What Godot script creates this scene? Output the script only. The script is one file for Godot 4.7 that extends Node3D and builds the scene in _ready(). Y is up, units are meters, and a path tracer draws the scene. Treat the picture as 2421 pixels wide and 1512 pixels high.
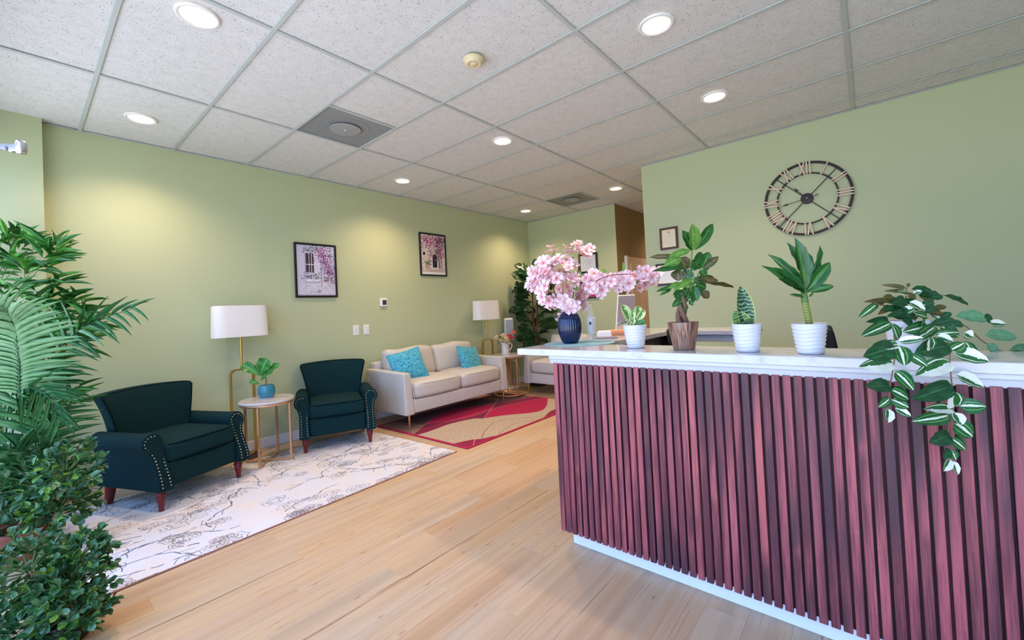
extends Node3D
# A reception room: camera, sky and exposure first, then the setting, then the furniture, small things last.

const H := 2.9334      # ceiling height
const CT := 1.073      # countertop height
const YAW := 0.7086    # turn of the plants that face the entrance

# ---------------------------------------------------------------- mesh builder
class MB:
	var v := PackedVector3Array()
	var n := PackedVector3Array()
	var uv := PackedVector2Array()
	var c := PackedColorArray()
	var ix := PackedInt32Array()
	var col := Color.WHITE
	var use_col := false

	func face_normal(a: Vector3, b: Vector3, d: Vector3) -> Vector3:
		return (d - a).cross(b - a).normalized()

	func vert(p: Vector3, nn: Vector3, t: Vector2) -> int:
		v.append(p); n.append(nn); uv.append(t); c.append(col)
		return v.size() - 1

	# flat polygon fan; turned so that it faces along "out"
	func poly(pts: Array, out: Vector3, uvs := []) -> void:
		var nn := Vector3.ZERO
		for i in range(1, pts.size() - 1):
			nn += (pts[i + 1] - pts[0]).cross(pts[i] - pts[0])
		nn = nn.normalized()
		var flip := nn.dot(out) < 0.0
		if flip: nn = -nn
		var ax := nn.abs()
		var s := v.size()
		for i in pts.size():
			var p: Vector3 = pts[i]
			var t := Vector2(p.x, p.y)
			if ax.x >= ax.y and ax.x >= ax.z: t = Vector2(p.z, p.y)
			elif ax.y >= ax.z: t = Vector2(p.x, p.z)
			if uvs.size() > i: t = uvs[i]
			vert(p, nn, t)
		for i in range(1, pts.size() - 1):
			if flip: ix.append_array([s, s + i + 1, s + i])
			else: ix.append_array([s, s + i, s + i + 1])

	# box with chamfered edges
	func box(ctr: Vector3, size: Vector3, bev := 0.0, b := Basis.IDENTITY) -> void:
		var h := size * 0.5
		var k := minf(bev, minf(h.x, minf(h.y, h.z)) * 0.95)
		var m := [[0, 1, 2], [1, 2, 0], [2, 0, 1]]
		for q in m:
			for s in [-1.0, 1.0]:
				var o := Vector3.ZERO
				o[q[0]] = s
				var pts := []
				for e in [[-1, -1], [1, -1], [1, 1], [-1, 1]]:
					var p := Vector3.ZERO
					p[q[0]] = s * h[q[0]]
					p[q[1]] = e[0] * (h[q[1]] - k)
					p[q[2]] = e[1] * (h[q[2]] - k)
					pts.append(ctr + b * p)
				poly(pts, b * o)
		if k <= 0.0: return
		for q in m:
			for s in [-1.0, 1.0]:
				for r in [-1.0, 1.0]:
					var pts := []
					for e in [[0, -1], [0, 1], [1, 1], [1, -1]]:
						var p := Vector3.ZERO
						p[q[0]] = s * (h[q[0]] - (k if e[0] == 1 else 0.0))
						p[q[1]] = r * (h[q[1]] - (0.0 if e[0] == 1 else k))
						p[q[2]] = e[1] * (h[q[2]] - k)
						pts.append(ctr + b * p)
					var o := Vector3.ZERO
					o[q[0]] = s; o[q[1]] = r
					poly(pts, b * o)
		for sx in [-1.0, 1.0]:
			for sy in [-1.0, 1.0]:
				for sz in [-1.0, 1.0]:
					poly([ctr + b * Vector3(sx * h.x, sy * (h.y - k), sz * (h.z - k)), ctr + b * Vector3(sx * (h.x - k), sy * h.y, sz * (h.z - k)), ctr + b * Vector3(sx * (h.x - k), sy * (h.y - k), sz * h.z)], b * Vector3(sx, sy, sz))

	# smooth sheet through rows of points; a closed shell is turned outward
	func grid(rows: Array, cu := false, cv := false, shell := true, us := 1.0, vs := 1.0) -> void:
		var nr := rows.size()
		var nc: int = rows[0].size()
		var s := v.size()
		var nrm := PackedVector3Array()
		nrm.resize(nr * nc)
		var tri := PackedInt32Array()
		for i in (nr if cv else nr - 1):
			for j in (nc if cu else nc - 1):
				var a := i * nc + j
				var b := i * nc + (j + 1) % nc
				var d := ((i + 1) % nr) * nc + j
				var e := ((i + 1) % nr) * nc + (j + 1) % nc
				tri.append_array([a, b, e, a, e, d])
		var pts := PackedVector3Array()
		var mid := Vector3.ZERO
		for r in rows:
			for p in r:
				pts.append(p); mid += p
		mid /= pts.size()
		var vol := 0.0
		for k in range(0, tri.size(), 3):
			var a := pts[tri[k]]
			var b := pts[tri[k + 1]]
			var d := pts[tri[k + 2]]
			var fn := (d - a).cross(b - a)
			vol += fn.dot((a + b + d) / 3.0 - mid)
			nrm[tri[k]] += fn; nrm[tri[k + 1]] += fn; nrm[tri[k + 2]] += fn
		var flip := shell and vol < 0.0
		for i in nr:
			for j in nc:
				var nn := nrm[i * nc + j].normalized()
				vert(pts[i * nc + j], -nn if flip else nn, Vector2(us * j / float(nc if cu else nc - 1), vs * i / float(nr if cv else nr - 1)))
		for k in range(0, tri.size(), 3):
			if flip: ix.append_array([s + tri[k], s + tri[k + 2], s + tri[k + 1]])
			else: ix.append_array([s + tri[k], s + tri[k + 1], s + tri[k + 2]])

	# profile [radius, height] turned about y; repeated points make a crisp edge
	func lathe(prof: Array, seg := 24, ctr := Vector3.ZERO, us := 1.0, vs := 1.0, b := Basis.IDENTITY) -> void:
		var part := []
		var whole := []
		for i in prof.size():
			whole.append(prof[i])
		var i0 := 0
		for i in range(1, prof.size() + 1):
			if i == prof.size() or (i > i0 + 1 and prof[i] == prof[i - 1]):
				var rows := []
				for q in range(i0, i):
					var row := PackedVector3Array()
					for k in seg + 1:
						var a := TAU * k / seg
						row.append(ctr + b * Vector3(cos(a) * prof[q][0], prof[q][1], sin(a) * prof[q][0]))
					rows.append(row)
				part.append(rows)
				i0 = i
		# orientation from the whole profile
		var area := 0.0
		for q in whole.size():
			var p: Array = whole[q]
			var r: Array = whole[(q + 1) % whole.size()]
			area += p[0] * r[1] - r[0] * p[1]
		for rows in part:
			var m := MB.new()
			m.grid(rows, false, false, false, us, vs)
			if area < 0.0: m.reverse()
			# the seam shares its normal
			var nc := seg + 1
			for r in rows.size():
				var nn := (m.n[r * nc] + m.n[r * nc + seg]).normalized()
				m.n[r * nc] = nn; m.n[r * nc + seg] = nn
			add(m)

	func reverse() -> void:
		for k in range(0, ix.size(), 3):
			var t := ix[k + 1]
			ix[k + 1] = ix[k + 2]; ix[k + 2] = t
		for k in n.size():
			n[k] = -n[k]

	func add(m: MB, x := Transform3D.IDENTITY) -> void:
		var s := v.size()
		var nb := x.basis.inverse().transposed()
		for k in m.v.size():
			v.append(x * m.v[k]); n.append((nb * m.n[k]).normalized()); uv.append(m.uv[k]); c.append(m.c[k] if m.use_col else col)
		for k in m.ix: ix.append(s + k)

	func frames(path: PackedVector3Array, closed: bool, up: Vector3) -> Array:
		var out := []
		var last := up
		for i in path.size():
			var a := path[maxi(i - 1, 0)]
			var b := path[mini(i + 1, path.size() - 1)]
			if closed:
				a = path[(i - 1 + path.size()) % path.size()]
				b = path[(i + 1) % path.size()]
			var t := (b - a).normalized()
			var side := t.cross(last)
			if side.length() < 0.001: side = t.cross(Vector3(0.31, 0.2, 0.93))
			side = side.normalized()
			last = side.cross(t).normalized()
			out.append([side, last, t])
		return out

	# round tube of varying radius
	func tube(path: PackedVector3Array, r0: float, r1 := -1.0, seg := 8, closed := false) -> void:
		if r1 < 0.0: r1 = r0
		var fr := frames(path, closed, Vector3(0.05, 0.02, 1.0))
		var rows := []
		if not closed: rows.append(ring(path[0], fr[0], 0.0005, seg))
		for i in path.size():
			rows.append(ring(path[i], fr[i], lerpf(r0, r1, i / float(maxi(path.size() - 1, 1))), seg))
		if not closed: rows.append(ring(path[path.size() - 1], fr[fr.size() - 1], 0.0005, seg))
		grid(rows, true, closed, true, 1.0, path.size())

	func ring(p: Vector3, f: Array, r: float, seg: int) -> PackedVector3Array:
		var o := PackedVector3Array()
		for k in seg:
			var a := TAU * k / seg
			o.append(p + f[0] * cos(a) * r + f[1] * sin(a) * r)
		return o

	# flat bar of width w (along side) and thickness t swept along a path
	func strap(path: PackedVector3Array, w: float, t: float, up: Vector3, closed := false) -> void:
		var fr := []
		for i in path.size():
			var a := path[(i - 1 + path.size()) % path.size()] if closed else path[maxi(i - 1, 0)]
			var b := path[(i + 1) % path.size()] if closed else path[mini(i + 1, path.size() - 1)]
			var tg := (b - a).normalized()
			var side := up
			fr.append([side, side.cross(tg).normalized()])
		var cs := [[-w, -t], [w, -t], [w, t], [-w, t]]
		var np := path.size()
		for e in 4:
			var rows := []
			for i in (np + 1 if closed else np):
				var k := i % np
				var row := PackedVector3Array()
				for q in [cs[e], cs[(e + 1) % 4]]:
					row.append(path[k] + fr[k][0] * q[0] * 0.5 + fr[k][1] * q[1] * 0.5)
				rows.append(row)
			var m := MB.new()
			m.grid(rows, false, false, false)
			var o: Vector3 = m.v[0] + m.v[1] - path[0] * 2.0
			if m.n[0].dot(o) < 0.0: m.reverse()
			add(m)
		if not closed:
			for en in [0, np - 1]:
				var pts := []
				for q in cs: pts.append(path[en] + fr[en][0] * q[0] * 0.5 + fr[en][1] * q[1] * 0.5)
				poly(pts, (path[en] - path[1 if en == 0 else np - 2]))

	# outline in x,y pushed along z; front and back may bulge by a function of the point
	func prism(pts: PackedVector2Array, z0: float, z1: float, x := Transform3D.IDENTITY, zf = null, smooth := 40.0) -> void:
		var np := pts.size()
		var area := 0.0
		for i in np: area += pts[i].cross(pts[(i + 1) % np])
		var sg := 1.0 if area > 0.0 else -1.0
		var en := []
		for i in np:
			var d := pts[(i + 1) % np] - pts[i]
			en.append(Vector2(d.y, -d.x).normalized() * sg)
		var m := MB.new()
		for i in np:
			var j := (i + 1) % np
			var nn := []
			for q in [[i, (i - 1 + np) % np, i], [j, i, j]]:
				var e0: Vector2 = en[q[1]]
				var e1: Vector2 = en[q[2]]
				var s := e0 if q[0] == j else e1
				if rad_to_deg(absf(e0.angle_to(e1))) < smooth: s = (e0 + e1).normalized()
				nn.append(Vector3(s.x, s.y, 0))
			var za := z1 if zf == null else float(zf.call(pts[i]))
			var zb := z1 if zf == null else float(zf.call(pts[j]))
			var a := m.vert(Vector3(pts[i].x, pts[i].y, z0), nn[0], Vector2(z0, pts[i].y))
			var b := m.vert(Vector3(pts[j].x, pts[j].y, z0), nn[1], Vector2(z0, pts[j].y))
			var d := m.vert(Vector3(pts[j].x, pts[j].y, zb), nn[1], Vector2(zb, pts[j].y))
			var e := m.vert(Vector3(pts[i].x, pts[i].y, za), nn[0], Vector2(za, pts[i].y))
			if sg > 0.0: m.ix.append_array([a, d, b, a, e, d])
			else: m.ix.append_array([a, b, d, a, d, e])
		var t := Geometry2D.triangulate_polygon(pts)
		for cap in 2:
			var s := m.v.size()
			for p in pts:
				var zz := z0 if cap == 0 else (z1 if zf == null else float(zf.call(p)))
				m.vert(Vector3(p.x, p.y, zz), Vector3(0, 0, -1 if cap == 0 else 1), p)
			for k in range(0, t.size(), 3):
				var a := s + t[k]
				var b := s + t[k + 1]
				var d := s + t[k + 2]
				var f := m.face_normal(m.v[a], m.v[b], m.v[d])
				if f.z * (-1.0 if cap == 0 else 1.0) < 0.0: m.ix.append_array([a, d, b])
				else: m.ix.append_array([a, b, d])
		add(m, x)

	# rounded box made of a bent grid: upholstery
	func soft(size: Vector3, r: float, k: int, bend = null, x := Transform3D.IDENTITY) -> void:
		var h := size * 0.5
		var idx := {}
		var pos := PackedVector3Array()
		var uvs := PackedVector2Array()
		var tri := PackedInt32Array()
		for q in [[0, 1, 2], [1, 2, 0], [2, 0, 1]]:
			for s in [-1.0, 1.0]:
				var loc := []
				for i in k + 1:
					for j in k + 1:
						var p := Vector3.ZERO
						p[q[0]] = s * h[q[0]]
						var a := -1.0 + 2.0 * i / k
						var b := -1.0 + 2.0 * j / k
						# crowd the lines at the rims
						p[q[1]] = sin(a * PI * 0.5) * h[q[1]]
						p[q[2]] = sin(b * PI * 0.5) * h[q[2]]
						var inn := Vector3(clampf(p.x, -(h.x - r), h.x - r), clampf(p.y, -(h.y - r), h.y - r), clampf(p.z, -(h.z - r), h.z - r))
						var d := p - inn
						if d.length() > 0.0001: p = inn + d.normalized() * r
						var key := Vector3i((p * 20000.0).round())
						if not idx.has(key):
							idx[key] = pos.size()
							uvs.append(Vector2(p[q[1]], p[q[2]]))
							if bend != null: p = bend.call(p)
							pos.append(p)
						loc.append(idx[key])
				for i in k:
					for j in k:
						var a: int = loc[i * (k + 1) + j]
						var b: int = loc[i * (k + 1) + j + 1]
						var d: int = loc[(i + 1) * (k + 1) + j]
						var e: int = loc[(i + 1) * (k + 1) + j + 1]
						if s > 0.0: tri.append_array([a, b, e, a, e, d])
						else: tri.append_array([a, e, b, a, d, e])
		var m := MB.new()
		var nn := PackedVector3Array()
		nn.resize(pos.size())
		var vol := 0.0
		for t in range(0, tri.size(), 3):
			var a := pos[tri[t]]
			var f := (pos[tri[t + 2]] - a).cross(pos[tri[t + 1]] - a)
			vol += f.dot(a)
			nn[tri[t]] += f; nn[tri[t + 1]] += f; nn[tri[t + 2]] += f
		for i in pos.size(): m.vert(pos[i], nn[i].normalized(), uvs[i])
		for t in tri: m.ix.append(t)
		if vol < 0.0: m.reverse()
		add(m, x)

	func mesh() -> ArrayMesh:
		var a := []
		a.resize(Mesh.ARRAY_MAX)
		a[Mesh.ARRAY_VERTEX] = v; a[Mesh.ARRAY_NORMAL] = n; a[Mesh.ARRAY_TEX_UV] = uv; a[Mesh.ARRAY_INDEX] = ix
		if use_col: a[Mesh.ARRAY_COLOR] = c
		var m := ArrayMesh.new()
		m.add_surface_from_arrays(Mesh.PRIMITIVE_TRIANGLES, a)
		return m

# ---------------------------------------------------------------- scene helpers
var taken := {}
var M := {}

func numbered(called: String) -> String:
	var k: int = taken.get(called, 0)
	taken[called] = k + 1
	return called if k == 0 else "%s_%03d" % [called, k]

func put(called: String, mesh: Mesh, m: Material, parent: Node3D, x := Transform3D.IDENTITY) -> MeshInstance3D:
	var o := MeshInstance3D.new()
	o.name = called
	o.mesh = mesh
	o.material_override = m
	o.transform = x
	parent.add_child(o, true)
	return o

func part(called: String, b: MB, m: Material, parent: Node3D, x := Transform3D.IDENTITY) -> MeshInstance3D:
	return put(called, b.mesh(), m, parent, x)

func tag(o: Node3D, label: String, category: String, group := "") -> Node3D:
	o.set_meta("label", label)
	o.set_meta("category", category)
	if group: o.set_meta("group", group)
	return o

func thing(called: String, label: String, category: String, at := Vector3.ZERO, turn := 0.0, group := "") -> Node3D:
	var o := Node3D.new()
	o.name = numbered(called)
	add_child(o)
	o.position = at
	o.rotation.y = turn
	tag(o, label, category, group)
	return o

func solo(called: String, b: MB, m: Material, label: String, category: String, at := Vector3.ZERO, turn := 0.0, group := "") -> MeshInstance3D:
	var o := part(numbered(called), b, m, self)
	o.position = at
	o.rotation.y = turn
	tag(o, label, category, group)
	return o

func struct(called: String, b: MB, m: Material, label := "", category := "") -> MeshInstance3D:
	var o := part(called, b, m, self)
	o.set_meta("kind", "structure")
	if label: tag(o, label, category)
	return o

func struct_node(called: String, label := "", category := "") -> Node3D:
	var o := Node3D.new()
	o.name = called
	add_child(o)
	o.set_meta("kind", "structure")
	if label: tag(o, label, category)
	return o

func bx(lo: Vector3, hi: Vector3, bev := 0.0) -> MB:
	var b := MB.new()
	b.box((lo + hi) * 0.5, (hi - lo).abs(), bev)
	return b

func mat(c: Color, rough := 0.6, metal := 0.0, spec := 0.5) -> StandardMaterial3D:
	var m := StandardMaterial3D.new()
	m.albedo_color = c
	m.roughness = rough
	m.metallic = metal
	m.metallic_specular = spec
	return m

func rgb(r: int, g: int, b: int) -> Color:
	return Color(r / 255.0, g / 255.0, b / 255.0)

func textured(t: Texture2D, rough := 0.6, sc := Vector2.ONE, tint := Color.WHITE) -> StandardMaterial3D:
	var m := mat(tint, rough)
	m.albedo_texture = t
	m.uv1_scale = Vector3(sc.x, sc.y, 1)
	return m

func noise_img(w: int, h: int, fw: int, fh: int, freq: float, sd: int, oct := 3) -> PackedByteArray:
	# noise made small and stretched to w x h
	var f := FastNoiseLite.new()
	f.seed = sd
	f.frequency = freq
	f.fractal_octaves = oct
	f.noise_type = FastNoiseLite.TYPE_SIMPLEX_SMOOTH
	var im := f.get_seamless_image(fw, fh)
	im.convert(Image.FORMAT_L8)
	im.resize(w, h, Image.INTERPOLATE_CUBIC)
	return im.get_data()

func disc(im: Image, x: float, y: float, r: float, col: Color) -> void:
	var w := im.get_width()
	var h := im.get_height()
	for j in range(maxi(0, int(y - r)), mini(h, int(y + r) + 1)):
		for i in range(maxi(0, int(x - r)), mini(w, int(x + r) + 1)):
			if Vector2(i - x, j - y).length_squared() <= r * r: im.set_pixel(i, j, col)

func stroke(im: Image, a: Vector2, b: Vector2, r: float, col: Color) -> void:
	var k := int(a.distance_to(b) / maxf(r * 0.7, 0.6)) + 1
	for i in k + 1:
		var p := a.lerp(b, i / float(k))
		disc(im, p.x, p.y, r, col)

func ring_stroke(im: Image, ctr: Vector2, rx: float, ry: float, w: float, col: Color) -> void:
	var last := ctr + Vector2(rx, 0)
	for k in range(1, 29):
		var p := ctr + Vector2(cos(TAU * k / 28) * rx, sin(TAU * k / 28) * ry)
		stroke(im, last, p, w, col)
		last = p

func tex(im: Image) -> ImageTexture:
	return ImageTexture.create_from_image(im)

func arc(pts: PackedVector2Array, ctr: Vector2, r: float, a0: float, a1: float, k: int) -> void:
	for i in k + 1:
		var a := deg_to_rad(lerpf(a0, a1, i / float(k)))
		pts.append(ctr + Vector2(cos(a), sin(a)) * r)

# ---------------------------------------------------------------- leaves
# one leaf of length 1 along y and width 1 along x, facing z; kind of outline a, b
func leaf_mesh(a: float, b: float, rows: int, bend: float, fold: float, wave := 0.0, waist := 0.0) -> ArrayMesh:
	var m := MB.new()
	var top := pow(a / (a + b), a) * pow(b / (a + b), b)
	var g := []
	for i in rows + 1:
		var t := i / float(rows)
		var w := pow(t, a) * pow(1.0 - t, b) / top * 0.5
		if waist > 0.0: w *= 1.0 - waist * exp(-pow((t - 0.33) / 0.12, 2))
		if i == 0: w = 0.02
		var row := PackedVector3Array()
		for k in [-1.0, -0.55, 0.0, 0.55, 1.0]:
			var x: float = k * w
			row.append(Vector3(x, t, fold * absf(x) - bend * t * t + wave * sin(t * 17.0 + k) * absf(k) * w))
		g.append(row)
	m.grid(g, false, false, false)
	return m.mesh()

func leaf_at(parent: Node3D, mesh: Mesh, m: Material, base: Vector3, tip: Vector3, width: float, facing: Vector3, called := "leaf") -> MeshInstance3D:
	var y := tip - base
	var x := y.cross(facing)
	if x.length() < 0.00001: x = y.cross(Vector3(0.3, 0.7, 0.5))
	x = x.normalized()
	var z := x.cross(y).normalized()
	return put(called, mesh, m, parent, Transform3D(Basis(x * width, y, z * y.length()), base))
const MONEY = [
	[0.042,0.279,0.003,0.062,0.241,0.017,0.032,0], [0.023,0.271,0.003,-0.016,0.249,0.017,0.029,0], [0.046,0.261,0.003,0.052,0.218,0.015,0.026,0], [0.015,0.295,0.004,-0.024,0.277,0.018,0.030,0],
	[0.034,0.308,0.004,0.011,0.332,-0.003,0.032,0], [0.070,0.283,0.003,0.103,0.253,-0.001,0.028,0], [0.053,0.316,0.004,0.087,0.328,0.012,0.035,0], [0.000,0.281,0.003,-0.043,0.260,0.016,0.026,0],
	[0.035,0.233,0.002,0.048,0.205,0.012,0.021,0], [0.018,0.253,0.003,-0.018,0.222,0.017,0.026,0], [-0.002,0.430,0.006,-0.044,0.445,0.011,0.029,1], [-0.016,0.421,0.006,-0.066,0.413,0.015,0.026,2],
	[0.107,0.374,0.005,0.135,0.385,0.016,0.026,0], [0.051,0.372,0.005,0.074,0.398,0.009,0.035,0], [0.058,0.464,0.007,0.015,0.561,0.035,0.055,0], [0.065,0.464,0.007,0.058,0.585,0.048,0.072,1],
	[0.075,0.468,0.007,0.173,0.593,0.009,0.049,0], [0.051,0.467,0.007,-0.053,0.444,0.026,0.035,1], [-0.002,0.432,0.006,-0.133,0.452,-0.022,0.028,2], [0.006,0.434,0.006,-0.079,0.403,0.030,0.052,1],
	[0.042,0.381,0.005,-0.139,0.382,0.039,0.030,0], [0.043,0.386,0.005,-0.007,0.432,0.013,0.064,2], [0.098,0.379,0.005,0.058,0.422,0.006,0.064,0], [0.066,0.397,0.006,0.122,0.462,-0.016,0.041,0],
	[0.103,0.379,0.005,0.135,0.453,0.024,0.061,0], [0.107,0.376,0.005,0.172,0.429,0.035,0.035,2], [-0.009,0.379,0.005,-0.018,0.325,0.020,0.070,2], [0.026,0.331,0.004,0.045,0.376,0.010,0.052,0],
	[0.093,0.370,0.005,0.120,0.340,0.013,0.042,0], [0.063,0.329,0.004,0.163,0.338,0.005,0.029,2], [0.077,0.324,0.004,0.171,0.318,0.025,0.032,2], [0.118,0.308,0.004,0.271,0.285,-0.011,0.021,2],
	[0.063,0.329,0.004,-0.048,0.286,0.045,0.038,1], [0.063,0.325,0.004,0.029,0.290,0.024,0.024,1], [0.071,0.310,0.004,0.119,0.285,0.009,0.052,0], [0.093,0.272,0.003,0.128,0.238,0.013,0.045,2],
	[0.062,0.297,0.004,0.063,0.227,0.024,0.042,0], [-0.022,0.301,0.004,-0.121,0.282,0.013,0.019,0], [-0.046,0.284,0.003,-0.105,0.263,0.009,0.013,0], [-0.051,0.284,0.003,-0.071,0.299,0.004,0.035,0],
	[-0.007,0.319,0.004,-0.066,0.293,0.016,0.024,1], [0.038,0.284,0.003,-0.001,0.258,0.016,0.035,0], [0.014,0.281,0.003,-0.040,0.250,0.020,0.035,0], [0.003,0.244,0.003,-0.050,0.205,0.014,0.032,0],
	[0.020,0.215,0.002,-0.002,0.179,0.017,0.030,0], [-0.005,0.268,0.003,-0.031,0.236,0.017,0.035,0], [0.047,0.279,0.003,0.013,0.234,0.023,0.030,0], [0.032,0.252,0.003,-0.008,0.221,0.016,0.030,0],
	[0.052,0.386,0.005,0.026,0.411,-0.006,0.041,2], [0.057,0.297,0.004,0.036,0.257,-0.007,0.038,0], [0.024,0.289,0.004,-0.004,0.301,-0.006,0.035,0], [0.081,0.305,0.004,0.062,0.260,-0.013,0.035,0]]
const MONEY_STEMS = [Vector3(0.036,0.252,0.003), Vector3(0.050,0.390,0.005), Vector3(0.036,0.252,0.003), Vector3(0.054,0.328,0.024), Vector3(0.036,0.252,0.003), Vector3(-0.030,0.300,0.024), Vector3(0.036,0.252,0.003), Vector3(0.100,0.375,-0.005), Vector3(0.036,0.252,0.003), Vector3(-0.010,0.373,0.025), Vector3(0.047,0.326,0.004), Vector3(-0.003,0.431,0.016), Vector3(0.050,0.390,0.005), Vector3(0.059,0.464,0.007)]
const DRACAENA = [
	[-0.007,0.225,0.002,-0.186,0.351,0.045,0.033,0], [-0.007,0.255,0.003,-0.128,0.401,-0.014,0.034,0], [-0.010,0.278,0.003,-0.044,0.445,-0.019,0.040,0], [-0.008,0.248,0.003,-0.041,0.453,0.027,0.056,0],
	[0.005,0.308,0.004,0.023,0.400,-0.012,0.038,0], [0.010,0.300,0.004,0.011,0.372,0.012,0.036,0], [0.007,0.278,0.003,0.093,0.427,-0.026,0.025,0], [-0.000,0.247,0.003,0.082,0.351,0.026,0.051,0],
	[0.005,0.241,0.003,0.083,0.259,0.034,0.032,0], [-0.010,0.244,0.003,-0.123,0.295,0.036,0.028,0], [-0.006,0.236,0.003,-0.140,0.342,0.043,0.034,0], [-0.011,0.217,0.002,-0.079,0.235,0.020,0.014,0],
	[0.004,0.220,0.002,0.019,0.238,0.011,0.012,0], [-0.006,0.236,0.003,-0.080,0.280,0.032,0.020,0], [-0.003,0.236,0.003,0.013,0.342,-0.032,0.032,0], [0.001,0.236,0.003,0.072,0.324,-0.034,0.027,0]]
const SNAKE = [
	[-0.004,0.112,0.000,-0.028,0.282,0.012,0.083,0], [-0.003,0.110,-0.005,-0.054,0.176,0.006,0.075,0], [0.001,0.110,0.010,0.015,0.145,0.019,0.045,0], [0.008,0.111,-0.010,0.005,0.221,-0.019,0.040,0]]
const PEPEROMIA = [
	[-0.031,0.144,0.001,-0.062,0.225,0.015,0.059,0], [-0.014,0.138,0.001,-0.004,0.198,0.002,0.029,0], [0.013,0.165,0.001,0.029,0.216,-0.008,0.048,0], [0.012,0.145,0.001,0.048,0.195,0.021,0.040,0],
	[0.014,0.119,0.000,0.048,0.140,0.019,0.037,1], [-0.017,0.138,0.001,-0.096,0.122,0.023,0.012,2], [-0.018,0.121,0.000,-0.002,0.152,0.008,0.029,0], [-0.003,0.131,0.001,-0.024,0.153,0.010,0.026,0],
	[-0.035,0.119,0.000,-0.022,0.143,0.009,0.022,0], [0.004,0.160,0.001,0.002,0.195,-0.005,0.029,1], [-0.009,0.120,0.000,-0.023,0.141,-0.007,0.019,0], [0.023,0.124,0.000,0.032,0.153,-0.005,0.029,0]]
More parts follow.
